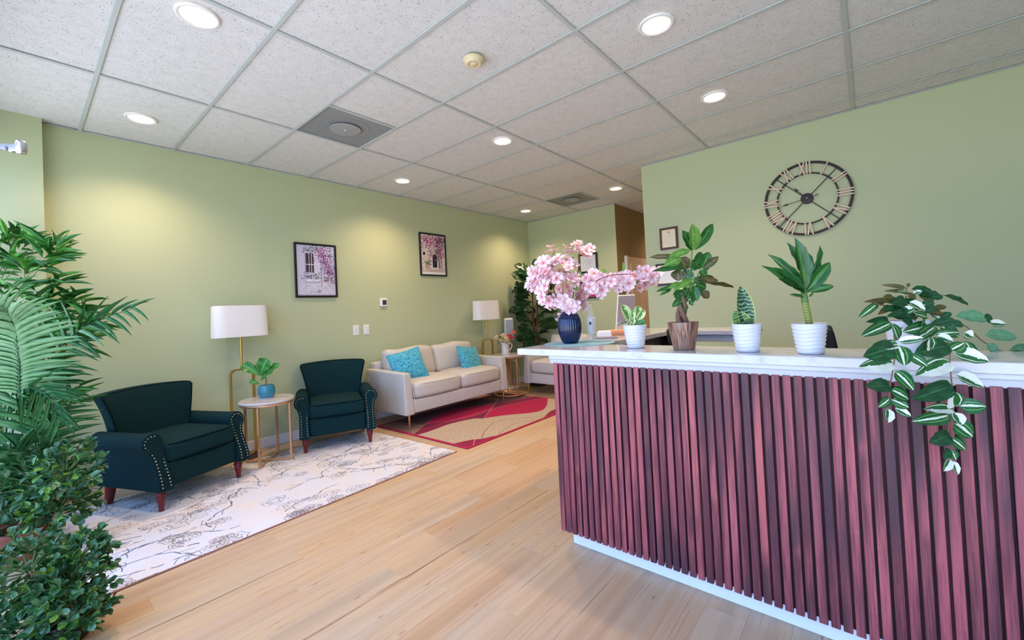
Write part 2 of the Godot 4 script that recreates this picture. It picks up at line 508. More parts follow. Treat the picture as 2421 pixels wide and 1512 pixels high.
const TRAILING = [
	[-0.014,0.168,0.021,-0.088,0.188,0.040,0.027,0], [-0.004,0.163,0.021,0.043,0.175,0.034,0.025,2], [0.017,0.196,0.022,-0.031,0.222,0.027,0.021,3], [0.037,0.205,0.022,0.108,0.216,0.010,0.024,0],
	[-0.048,0.165,0.021,-0.116,0.166,0.038,0.026,0], [-0.039,0.150,0.021,-0.001,0.167,0.039,0.030,1], [0.044,0.146,0.021,0.079,0.168,0.026,0.024,0], [0.078,0.159,0.021,0.128,0.166,0.021,0.021,3],
	[0.053,0.131,0.021,0.002,0.148,0.034,0.027,2], [0.097,0.128,0.021,0.131,0.141,0.030,0.024,0], [-0.030,0.135,0.021,-0.074,0.137,0.031,0.025,0], [0.017,0.210,0.022,0.047,0.234,0.013,0.019,0],
	[-0.057,0.185,0.022,-0.115,0.202,0.027,0.021,3], [-0.035,0.112,0.060,-0.082,0.124,0.075,0.029,0], [-0.027,0.103,0.080,-0.030,0.136,0.095,0.030,2], [0.032,0.091,0.100,0.060,0.109,0.109,0.027,0],
	[-0.096,0.187,0.022,-0.142,0.196,0.030,0.018,3], [0.119,0.113,0.040,0.147,0.093,0.049,0.025,0], [-0.016,0.234,0.022,-0.083,0.253,0.006,0.016,3], [-0.021,0.224,0.022,-0.093,0.230,0.029,0.014,3],
	[-0.009,0.209,0.022,-0.056,0.226,0.031,0.022,1], [0.004,0.231,0.022,0.092,0.220,0.007,0.026,0], [0.008,0.216,0.022,0.035,0.221,0.029,0.018,1], [-0.013,0.241,0.023,-0.000,0.251,0.023,0.012,3],
	[0.056,0.206,0.022,0.108,0.196,0.028,0.028,0], [0.115,0.203,0.022,0.214,0.164,0.011,0.020,0], [-0.071,0.193,0.022,-0.168,0.197,0.031,0.020,3], [-0.061,0.202,0.022,-0.095,0.211,0.022,0.025,3],
	[-0.022,0.200,0.022,-0.076,0.188,0.035,0.028,0], [-0.006,0.187,0.022,0.023,0.154,0.047,0.038,1], [-0.121,0.185,0.022,-0.200,0.143,0.043,0.025,2], [-0.116,0.183,0.021,-0.156,0.160,0.029,0.016,3],
	[-0.072,0.176,0.021,-0.124,0.149,0.031,0.022,3], [-0.014,0.173,0.021,-0.061,0.165,0.029,0.033,0], [0.049,0.150,0.021,0.112,0.140,0.028,0.031,3], [0.063,0.140,0.021,0.087,0.122,0.033,0.020,1],
	[-0.084,0.132,0.021,-0.167,0.124,0.028,0.022,0], [-0.005,0.153,0.021,-0.109,0.141,0.046,0.030,0], [0.014,0.137,0.021,-0.067,0.134,0.045,0.029,0], [0.081,0.205,0.022,0.036,0.215,0.003,0.028,0],
	[0.080,0.185,0.022,0.042,0.205,0.011,0.024,3], [0.016,0.181,0.022,-0.018,0.193,0.007,0.027,0], [-0.029,0.169,0.021,-0.046,0.209,0.006,0.024,3], [0.035,0.175,0.021,0.074,0.178,0.031,0.027,0],
	[-0.100,0.119,0.050,-0.222,0.086,0.082,0.041,2], [-0.189,0.074,0.169,-0.219,0.125,0.193,0.038,2], [0.002,0.105,0.070,-0.091,0.092,0.093,0.044,2], [0.025,0.102,0.075,-0.076,0.062,0.102,0.038,2],
	[0.026,0.109,0.060,0.090,0.123,0.078,0.028,0], [0.041,0.101,0.075,0.083,0.067,0.099,0.049,2], [-0.032,0.082,0.130,0.031,0.085,0.148,0.032,2], [-0.141,0.044,0.219,-0.161,0.086,0.243,0.035,1],
	[-0.042,0.077,0.145,-0.016,0.059,0.169,0.031,1], [-0.075,0.055,0.209,-0.188,0.036,0.221,0.060,0], [-0.248,0.058,0.219,-0.359,0.038,0.241,0.063,0], [-0.219,0.065,0.199,-0.295,0.058,0.225,0.031,1],
	[-0.228,0.062,0.209,-0.241,0.008,0.246,0.060,2], [-0.201,0.070,0.184,-0.157,0.081,0.221,0.025,1], [-0.205,0.032,0.219,-0.179,0.003,0.250,0.038,2], [-0.076,0.041,0.219,-0.062,0.061,0.246,0.044,2],
	[-0.070,0.034,0.219,-0.007,0.008,0.258,0.049,1], [0.008,0.061,0.179,0.011,0.006,0.211,0.038,2], [0.074,0.081,0.120,0.093,0.065,0.126,0.033,1], [0.257,0.116,0.020,0.154,0.130,0.021,0.049,4],
	[0.252,0.111,0.020,0.286,0.122,0.015,0.033,0], [0.265,0.100,0.020,0.321,0.093,0.026,0.028,1], [0.253,0.057,0.019,0.352,0.047,0.031,0.046,4], [0.258,0.028,0.019,0.282,-0.011,0.029,0.033,4],
	[0.332,-0.005,0.018,0.418,0.006,0.018,0.044,4], [0.339,-0.010,0.018,0.372,-0.004,0.027,0.016,3], [-0.255,0.011,0.218,-0.383,0.010,0.253,0.049,1], [-0.250,-0.016,0.218,-0.217,-0.067,0.246,0.051,2],
	[-0.267,-0.058,0.217,-0.359,-0.051,0.242,0.044,0], [-0.263,-0.071,0.217,-0.221,-0.097,0.231,0.049,2], [-0.264,-0.100,0.216,-0.230,-0.121,0.237,0.033,2], [-0.270,-0.096,0.216,-0.315,-0.115,0.234,0.028,2],
	[-0.255,-0.126,0.216,-0.225,-0.148,0.235,0.027,1], [-0.274,-0.127,0.216,-0.291,-0.164,0.230,0.036,1], [-0.085,0.005,0.218,-0.221,-0.023,0.255,0.054,1], [-0.065,-0.033,0.218,-0.019,-0.069,0.250,0.051,1],
	[-0.080,-0.067,0.217,-0.226,-0.094,0.245,0.057,0], [-0.077,-0.132,0.216,-0.096,-0.081,0.238,0.056,1], [-0.061,-0.129,0.216,-0.010,-0.126,0.246,0.047,2], [-0.083,-0.138,0.216,-0.195,-0.124,0.245,0.033,1],
	[-0.090,-0.154,0.215,-0.221,-0.158,0.250,0.046,2], [-0.075,-0.148,0.215,-0.077,-0.180,0.235,0.040,1], [-0.078,-0.179,0.215,-0.048,-0.215,0.240,0.060,2], [-0.093,-0.214,0.214,-0.178,-0.227,0.237,0.046,0],
	[-0.089,-0.227,0.214,-0.066,-0.253,0.233,0.044,2], [-0.097,-0.256,0.213,-0.127,-0.281,0.225,0.027,0], [-0.093,-0.260,0.213,-0.088,-0.286,0.225,0.032,2], [-0.095,-0.288,0.213,-0.132,-0.316,0.227,0.028,1],
	[-0.088,-0.294,0.213,-0.091,-0.329,0.228,0.022,1]]
const TRAIL_A = [Vector3(-0.012,0.128,0.001), Vector3(-0.135,0.090,0.100), Vector3(-0.226,0.057,0.199), Vector3(-0.251,0.009,0.218), Vector3(-0.255,-0.052,0.207), Vector3(-0.263,-0.102,0.206), Vector3(-0.267,-0.130,0.206)]
const TRAIL_B = [Vector3(0.052,0.125,0.000), Vector3(0.026,0.068,0.099), Vector3(-0.061,0.040,0.199), Vector3(-0.082,0.009,0.218), Vector3(-0.070,-0.052,0.207), Vector3(-0.067,-0.086,0.207), Vector3(-0.068,-0.137,0.206), Vector3(-0.083,-0.188,0.205), Vector3(-0.090,-0.255,0.203), Vector3(-0.082,-0.294,0.203)]
const TRAIL_C = [Vector3(0.078,0.134,0.001), Vector3(0.190,0.101,0.000), Vector3(0.271,0.030,-0.001), Vector3(0.320,-0.005,0.018), Vector3(0.387,-0.019,0.018)]
const TRAIL_D = [Vector3(0.013,0.127,0.001), Vector3(0.001,0.187,0.002), Vector3(0.006,0.241,0.003)]
const TRAIL_E = [Vector3(0.013,0.127,0.001), Vector3(-0.054,0.170,0.001), Vector3(-0.103,0.182,0.001)]
const TRAIL_F = [Vector3(0.023,0.127,0.001), Vector3(0.085,0.183,0.002), Vector3(0.135,0.203,0.002)]
const FIG_SMALL = [
	[-0.064,0.225,0.002,-0.204,0.340,0.023,0.094,0], [-0.052,0.224,0.002,0.027,0.374,0.037,0.131,0], [-0.049,0.165,0.001,0.127,0.327,0.027,0.075,0], [-0.060,0.225,0.002,-0.146,0.301,-0.027,0.054,0],
	[-0.062,0.137,0.001,-0.135,0.180,0.032,0.045,0], [-0.047,0.212,0.002,0.031,0.263,-0.030,0.059,0], [-0.058,0.213,0.002,-0.114,0.328,-0.039,0.070,0]]
const BLOSSOMS = [
	Vector3(-0.064,0.585,-0.042), Vector3(0.074,0.605,-0.066), Vector3(0.083,0.567,-0.014), Vector3(0.133,0.572,-0.057), Vector3(0.039,0.577,-0.073),
	Vector3(-0.118,0.522,-0.014), Vector3(-0.149,0.496,0.079), Vector3(-0.059,0.521,0.058), Vector3(-0.075,0.499,0.051), Vector3(-0.089,0.462,-0.047),
	Vector3(0.045,0.489,0.010), Vector3(0.030,0.503,-0.036), Vector3(-0.013,0.505,-0.055), Vector3(-0.003,0.443,-0.068), Vector3(-0.039,0.454,-0.049),
	Vector3(-0.135,0.442,0.080), Vector3(-0.111,0.412,0.061), Vector3(-0.148,0.422,0.057), Vector3(-0.182,0.440,0.057), Vector3(-0.210,0.417,-0.053),
	Vector3(-0.191,0.361,-0.033), Vector3(-0.221,0.390,0.024), Vector3(-0.162,0.397,0.043), Vector3(0.002,0.463,0.067), Vector3(-0.072,0.401,0.070),
	Vector3(-0.021,0.410,-0.072), Vector3(0.038,0.378,0.021), Vector3(0.015,0.400,0.033), Vector3(0.069,0.402,0.003), Vector3(0.003,0.362,-0.057),
	Vector3(-0.050,0.342,-0.004), Vector3(-0.116,0.331,-0.073), Vector3(-0.145,0.361,0.079), Vector3(-0.168,0.295,0.066), Vector3(-0.118,0.275,0.008),
	Vector3(-0.101,0.242,-0.037), Vector3(-0.045,0.286,0.073), Vector3(-0.009,0.303,0.013), Vector3(-0.030,0.259,0.068), Vector3(-0.001,0.225,0.061),
	Vector3(-0.033,0.194,-0.000), Vector3(0.061,0.290,-0.016), Vector3(0.089,0.306,0.018), Vector3(0.118,0.326,-0.012), Vector3(0.090,0.267,-0.062),
	Vector3(0.095,0.232,-0.036), Vector3(0.123,0.344,0.057), Vector3(0.145,0.379,-0.081), Vector3(0.170,0.425,-0.025), Vector3(0.145,0.386,0.024),
	Vector3(0.211,0.405,-0.011), Vector3(0.223,0.370,0.003), Vector3(0.190,0.372,-0.000), Vector3(0.212,0.324,-0.009), Vector3(0.263,0.372,0.031),
	Vector3(0.314,0.372,-0.017), Vector3(0.342,0.381,-0.004), Vector3(0.310,0.353,-0.017), Vector3(0.379,0.354,0.009), Vector3(0.356,0.395,-0.012),
	Vector3(0.419,0.395,-0.007), Vector3(0.444,0.429,0.017), Vector3(0.469,0.381,-0.009), Vector3(0.491,0.423,0.006), Vector3(0.516,0.384,0.026),
	Vector3(0.485,0.345,-0.023), Vector3(0.526,0.351,-0.025), Vector3(0.559,0.411,-0.014)]
const BRANCH_A = [Vector3(0.006,0.131,-0.003), Vector3(0.038,0.323,0.000), Vector3(0.069,0.459,0.023), Vector3(0.078,0.567,0.035)]
const BRANCH_B = [Vector3(0.001,0.131,-0.003), Vector3(-0.078,0.300,0.030), Vector3(-0.109,0.450,0.033), Vector3(-0.074,0.576,0.025)]
const BRANCH_C = [Vector3(0.012,0.130,-0.003), Vector3(0.052,0.288,0.040), Vector3(0.201,0.391,0.032), Vector3(0.342,0.413,0.022), Vector3(0.541,0.399,0.002)]
const BRANCH_D = [Vector3(-0.005,0.131,-0.003), Vector3(-0.081,0.292,-0.050), Vector3(-0.179,0.381,-0.039), Vector3(-0.205,0.427,-0.028)]
const BLOSSOM_LEAVES = [
	[0.075,0.199,0.002,0.080,0.249,0.003,0.028,0], [0.033,0.146,0.001,0.065,0.133,0.008,0.033,0], [0.348,0.231,0.003,0.354,0.291,0.004,0.025,0], [0.243,0.227,0.002,0.216,0.254,0.003,0.022,0],
	[0.066,0.250,0.003,0.089,0.198,0.013,0.028,0], [0.029,0.057,-0.001,0.055,0.039,0.005,0.028,0], [0.183,0.150,0.001,0.154,0.123,0.000,0.026,0], [0.434,0.160,0.001,0.411,0.155,0.001,0.022,0],
	[0.048,0.328,0.004,0.037,0.335,0.004,0.017,0]]
const BAMBOO_TIPS = [
	Vector3(0.227,1.948,0.360), Vector3(0.461,1.895,0.245), Vector3(0.782,1.843,0.188), Vector3(0.564,1.719,0.317), Vector3(0.775,1.771,0.227),
	Vector3(0.629,1.645,0.186), Vector3(0.678,1.570,0.383), Vector3(0.389,1.523,0.250), Vector3(0.387,1.521,0.137), Vector3(0.418,1.487,0.075),
	Vector3(0.416,1.421,0.203), Vector3(0.423,1.400,0.066), Vector3(1.043,1.335,0.079), Vector3(0.786,1.295,0.141), Vector3(0.145,1.370,0.300),
	Vector3(0.179,1.815,0.392), Vector3(0.402,1.933,0.416), Vector3(0.013,1.737,0.435), Vector3(0.640,1.246,0.073), Vector3(0.578,1.317,0.014),
	Vector3(0.653,1.261,0.252), Vector3(0.808,0.908,0.169), Vector3(0.605,0.968,0.198), Vector3(0.666,1.130,0.328), Vector3(0.608,1.073,0.235),
	Vector3(0.284,0.769,0.168), Vector3(0.727,0.857,0.157), Vector3(0.784,0.969,0.297), Vector3(0.662,1.055,0.383), Vector3(0.714,0.847,0.261)]
const FROND_A = [Vector3(1.226,0.967,0.358), Vector3(1.313,1.135,0.354), Vector3(1.401,1.275,0.361), Vector3(1.478,1.364,0.376), Vector3(1.542,1.417,0.402)]
const FROND_B = [Vector3(0.820,0.841,0.308), Vector3(0.879,1.024,0.262), Vector3(0.947,1.179,0.207), Vector3(1.097,1.292,0.121), Vector3(1.269,1.375,0.003), Vector3(1.416,1.418,-0.096)]
const FROND_C = [Vector3(1.048,0.490,0.301), Vector3(1.051,0.590,0.301), Vector3(1.092,0.720,0.296), Vector3(1.158,0.812,0.281), Vector3(1.281,0.855,0.243)]
const FROND_D = [Vector3(0.943,0.874,0.401), Vector3(1.132,0.985,0.374), Vector3(1.281,0.996,0.312), Vector3(1.424,0.943,0.254), Vector3(1.484,0.841,0.227)]
const FROND_E = [Vector3(0.830,0.122,0.347), Vector3(0.903,0.376,0.357), Vector3(0.946,0.547,0.390), Vector3(0.954,0.640,0.452)]
const FROND_F = [Vector3(0.802,0.751,0.387), Vector3(0.853,1.020,0.416), Vector3(0.883,1.204,0.460), Vector3(0.812,1.309,0.524)]
const FROND_G = [Vector3(0.897,0.275,0.294), Vector3(1.022,0.542,0.325), Vector3(1.093,0.642,0.372), Vector3(1.115,0.675,0.433)]

# ---------------------------------------------------------------- surfaces
func make_materials() -> void:
	M.paint = mat(rgb(187, 197, 156), 0.62)
	M.warm_shade_tan = mat(rgb(150, 122, 84), 0.62)  # the sage green with dim warm corridor light put into the colour
	M.white_trim = mat(rgb(232, 230, 230), 0.4)
	M.slab = mat(rgb(205, 205, 205), 0.8)
	M.grid_metal = mat(rgb(186, 193, 191), 0.45)
	M.vent_grey = mat(rgb(138, 141, 145), 0.5)
	M.vent_disc = mat(rgb(156, 159, 162), 0.5)
	M.chrome = mat(rgb(210, 210, 212), 0.22, 0.9)
	M.dark_metal = mat(rgb(48, 40, 44), 0.45, 0.3)
	M.cream_plastic = mat(rgb(222, 205, 168), 0.5)
	M.white_plastic = mat(rgb(236, 236, 236), 0.35)
	M.grey_plastic = mat(rgb(168, 168, 176), 0.4)
	M.black_frame = mat(rgb(14, 13, 15), 0.35)
	M.dark_screen = mat(rgb(52, 56, 58), 0.2)
	M.gold = mat(rgb(214, 170, 98), 0.28, 0.85)
	M.numeral = mat(rgb(222, 198, 176), 0.45, 0.1)
	M.rose_gold = mat(rgb(222, 172, 130), 0.32, 0.75)
	M.brass = mat(rgb(206, 170, 92), 0.3, 0.85)
	M.pale_wood = mat(rgb(226, 196, 180), 0.5)
	M.bronze = mat(rgb(52, 38, 44), 0.5, 0.2)
	M.mahogany = mat(rgb(110, 26, 30), 0.28)
	M.shade = mat(rgb(244, 242, 238), 0.8)
	M.shade.backlight_enabled = true
	M.shade.backlight = Color(0.35, 0.35, 0.34)
	M.lens = mat(rgb(255, 244, 226), 0.5)
	M.lens.emission_enabled = true
	M.lens.emission = Color(1.0, 0.86, 0.7)
	M.lens.emission_energy_multiplier = 3.2
	M.black_fabric = mat(rgb(20, 20, 22), 0.8)
	M.glass = mat(Color(1, 1, 1, 0.06), 0.02)
	M.glass.transparency = BaseMaterial3D.TRANSPARENCY_ALPHA
	M.clear_plastic = mat(Color(0.92, 0.95, 0.97, 0.14), 0.05)
	M.clear_plastic.transparency = BaseMaterial3D.TRANSPARENCY_ALPHA
	M.navy_glass = mat(rgb(6, 24, 64), 0.06, 0.12, 0.6)
	M.teal_glaze = mat(rgb(52, 128, 150), 0.2)
	M.teal_mat = mat(rgb(128, 176, 186), 0.7)
	M.white_glaze = mat(rgb(212, 212, 215), 0.16)
	M.soil = mat(rgb(52, 38, 30), 0.95)
	M.concrete = mat(rgb(176, 174, 170), 0.9)
	# upholstery
	var weave := NoiseTexture2D.new()
	weave.width = 256
	weave.height = 256
	weave.seamless = true
	weave.as_normal_map = true
	weave.bump_strength = 5.0
	var wn := FastNoiseLite.new()
	wn.frequency = 0.12
	weave.noise = wn
	for q in [["green_cloth", rgb(6, 42, 46), 0.9], ["leather", rgb(199, 195, 187), 0.42], ["pillow_dark", rgb(40, 140, 160), 0.9]]:
		var m := mat(q[1], q[2])
		m.normal_enabled = true
		m.normal_texture = weave
		m.normal_scale = 0.5 if q[0] != "leather" else 0.16
		m.uv1_triplanar = true
		m.uv1_scale = Vector3(9, 9, 9) if q[0] != "leather" else Vector3(5, 5, 5)
		M[q[0]] = m
	M.green_cloth.metallic_specular = 0.3
	M.green_welt = mat(rgb(3, 20, 23), 0.95, 0.0, 0.2)
	M.stitch = mat(rgb(226, 220, 212), 0.6)
	# marble
	var mn := FastNoiseLite.new()
	mn.seed = 5
	mn.frequency = 0.006
	mn.fractal_type = FastNoiseLite.FRACTAL_RIDGED
	mn.fractal_octaves = 3
	mn.domain_warp_enabled = true
	mn.domain_warp_amplitude = 60.0
	mn.domain_warp_frequency = 0.006
	var mt := NoiseTexture2D.new()
	mt.width = 1024
	mt.height = 512
	mt.noise = mn
	mt.seamless = true
	var mg := Gradient.new()
	mg.set_color(0, rgb(202, 202, 204)); mg.set_offset(0, 0.0)
	mg.set_color(1, rgb(184, 175, 170)); mg.set_offset(1, 1.0)
	mg.add_point(0.72, rgb(202, 201, 203))
	mg.add_point(0.9, rgb(193, 188, 186))
	mt.color_ramp = mg
	M.marble = textured(mt, 0.1, Vector2(0.55, 1.1))
	M.marble_round = textured(mt, 0.12, Vector2(1, 1), rgb(250, 244, 240))
	make_floor_wood()
	make_walnut()
	make_tile()
	make_leaves()
	make_rug_cream()
	make_rug_red()
	# mottled cloth of the throw pillows
	var pd := noise_img(256, 256, 256, 256, 0.03, 11, 4)
	var pi := Image.create_empty(256, 256, false, Image.FORMAT_RGB8)
	for y in 256:
		for x in 256:
			var t := clampf((pd[y * 256 + x] / 255.0 - 0.5) * 2.2 + 0.55, 0.0, 1.0)
			pi.set_pixel(x, y, rgb(34, 132, 160).lerp(rgb(92, 186, 204), t))
	M.pillow = textured(tex(pi), 0.9)
	M.pillow.uv1_triplanar = true
	M.pillow.uv1_scale = Vector3(3, 3, 3)
	M.pillow.rim_enabled = true
	M.pillow.rim = 0.4
	M.pillow.rim_tint = 0.6

func make_floor_wood() -> void:
	var w := 1024
	var h := 1024
	var a := noise_img(w, h, 512, 24, 0.02, 3, 4)
	var b := noise_img(w, h, 1024, 64, 0.09, 7, 3)
	var d := noise_img(w, h, 96, 24, 0.03, 9, 2)
	var im := PackedByteArray()
	im.resize(w * h * 3)
	var k := 0
	for i in w * h:
		var fine := b[i] / 255.0 - 0.5
		var broad := a[i] / 255.0 - 0.5
		var warm := d[i] / 255.0 - 0.5
		var t := broad * 0.6 + fine * 0.2
		var dark := maxf(0.0, broad * 1.6 + fine * 0.6 - 0.40) * 1.3
		var r := 197.0 + t * 46.0 - dark * 110.0 + warm * 6.0
		var g := 171.0 + t * 52.0 - dark * 132.0 - warm * 8.0
		var bl := 138.0 + t * 56.0 - dark * 128.0 - warm * 22.0
		im[k] = int(clampf(r, 0, 255)); im[k + 1] = int(clampf(g, 0, 255)); im[k + 2] = int(clampf(bl, 0, 255))
		k += 3
	var img := Image.create_from_data(w, h, false, Image.FORMAT_RGB8, im)
	var rg := RandomNumberGenerator.new()
	rg.seed = 31
	for q in 16:
		var x := rg.randf() * w
		var y := rg.randf() * h
		for s in 5:
			var r := 5.0 - s * 0.8
			var c0 := img.get_pixel(int(x), int(y)).lerp(rgb(112, 70, 46), 0.22)
			for e in 24:
				var ang := TAU * e / 24
				for rr in int(r) + 1:
					var px := posmod(int(x + cos(ang) * rr * 1.3), w)
					var py := posmod(int(y + sin(ang) * rr * 2.0), h)
					img.set_pixel(px, py, img.get_pixel(px, py).lerp(c0, 0.55))
	var t2 := tex(img)
	for q in [["plank_a", rgb(255, 255, 255)], ["plank_b", rgb(246, 242, 238)], ["plank_c", rgb(250, 240, 232)], ["plank_d", rgb(255, 250, 242)]]:
		M[q[0]] = textured(t2, 0.42, Vector2(1.0 / 0.912, 1.0 / 2.44), q[1])

func make_walnut() -> void:
	var w := 512
	var h := 1024
	var a := noise_img(w, h, 128, 20, 0.03, 23, 3)
	var b := noise_img(w, h, 512, 40, 0.12, 27, 3)
	var d := noise_img(w, h, 64, 24, 0.05, 29, 2)
	var im := PackedByteArray()
	im.resize(w * h * 3)
	var k := 0
	for i in w * h:
		var t := clampf((a[i] / 255.0 - 0.5) * 1.7 + (b[i] / 255.0 - 0.5) * 0.75 + 0.5, 0.0, 1.0)
		var s := clampf((d[i] / 255.0 - 0.58) * 3.2, 0.0, 1.0)
		var r := lerpf(98.0, 182.0, t)
		var g := lerpf(46.0, 94.0, t)
		var bl := lerpf(54.0, 96.0, t)
		im[k] = int(lerpf(r, 62.0, s * 0.7)); im[k + 1] = int(lerpf(g, 42.0, s * 0.7)); im[k + 2] = int(lerpf(bl, 50.0, s * 0.7))
		k += 3
	var img := Image.create_from_data(w, h, false, Image.FORMAT_RGB8, im)
	var rg := RandomNumberGenerator.new()
	rg.seed = 77
	for q in 26:
		var x := rg.randf() * w
		var y := rg.randf() * h
		for e in 90:
			var px := posmod(int(x + rg.randfn(0.0, 6.0)), w)
			var py := posmod(int(y + rg.randfn(0.0, 18.0)), h)
			img.set_pixel(px, py, img.get_pixel(px, py).lerp(rgb(44, 26, 34), 0.55))
	var t2 := tex(img)
	for q in [["slat_a", rgb(255, 250, 252)], ["slat_b", rgb(238, 228, 236)], ["slat_c", rgb(214, 212, 224)], ["slat_d", rgb(255, 248, 244)]]:
		M[q[0]] = textured(t2, 0.5, Vector2(2.0, 1.0), q[1])
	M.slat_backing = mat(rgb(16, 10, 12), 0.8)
	M.recess_shade_walnut = textured(t2, 0.6, Vector2(2.0, 1.0), rgb(120, 104, 112))  # same walnut darkened: shade between the slats put into the tint
	M.walnut_plain = textured(t2, 0.45, Vector2(2.0, 1.0), rgb(200, 170, 160))

func make_tile() -> void:
	var rg := RandomNumberGenerator.new()
	rg.seed = 12
	var im := Image.create_empty(1024, 512, false, Image.FORMAT_RGB8)
	im.fill(rgb(214, 214, 212))
	var nz := noise_img(1024, 512, 256, 128, 0.05, 41, 3)
	for y in 512:
		for x in 1024:
			var t := (nz[y * 1024 + x] / 255.0 - 0.5) * 0.035
			im.set_pixel(x, y, Color(0.85 + t, 0.85 + t, 0.845 + t))
	for k in 1700:
		var x := rg.randi_range(2, 1020)
		var y := rg.randi_range(2, 508)
		var g := rg.randf_range(0.3, 0.6)
		im.fill_rect(Rect2i(x, y, rg.randi_range(1, 4), rg.randi_range(2, 5) if k % 3 == 0 else rg.randi_range(1, 3)), Color(g, g, g))
		if rg.randf() < 0.35: im.fill_rect(Rect2i(x + rg.randi_range(-1, 2), y + rg.randi_range(1, 3), 1, 2), Color(g, g, g * 0.97))
	M.tile = textured(tex(im), 0.9)

# green leaf pictures: midrib, side veins, pale stripes
func leaf_tex(sd: int, paint) -> ImageTexture:
	var rg := RandomNumberGenerator.new()
	rg.seed = sd
	var im := Image.create_empty(64, 160, false, Image.FORMAT_RGB8)
	var f := FastNoiseLite.new()
	f.seed = sd
	f.frequency = 0.05
	for y in 160:
		for x in 64:
			im.set_pixel(x, y, paint.call((x + 0.5) / 32.0 - 1.0, y / 160.0, f.get_noise_2d(x, y * 0.4)))
	return tex(im)

func veined(u: float, v: float, nz: float, dark: Color, light: Color, rib: Color) -> Color:
	var c := dark.lerp(light, clampf(0.35 + nz * 0.7, 0, 1))
	var side := absf(fposmod((v - absf(u) * 0.14) * 13.0, 1.0) - 0.5)
	if side < 0.07 and absf(u) < 0.9: c = c.lerp(rib, 0.35)
	if absf(u) < 0.07: c = c.lerp(rib, 0.85)
	return c

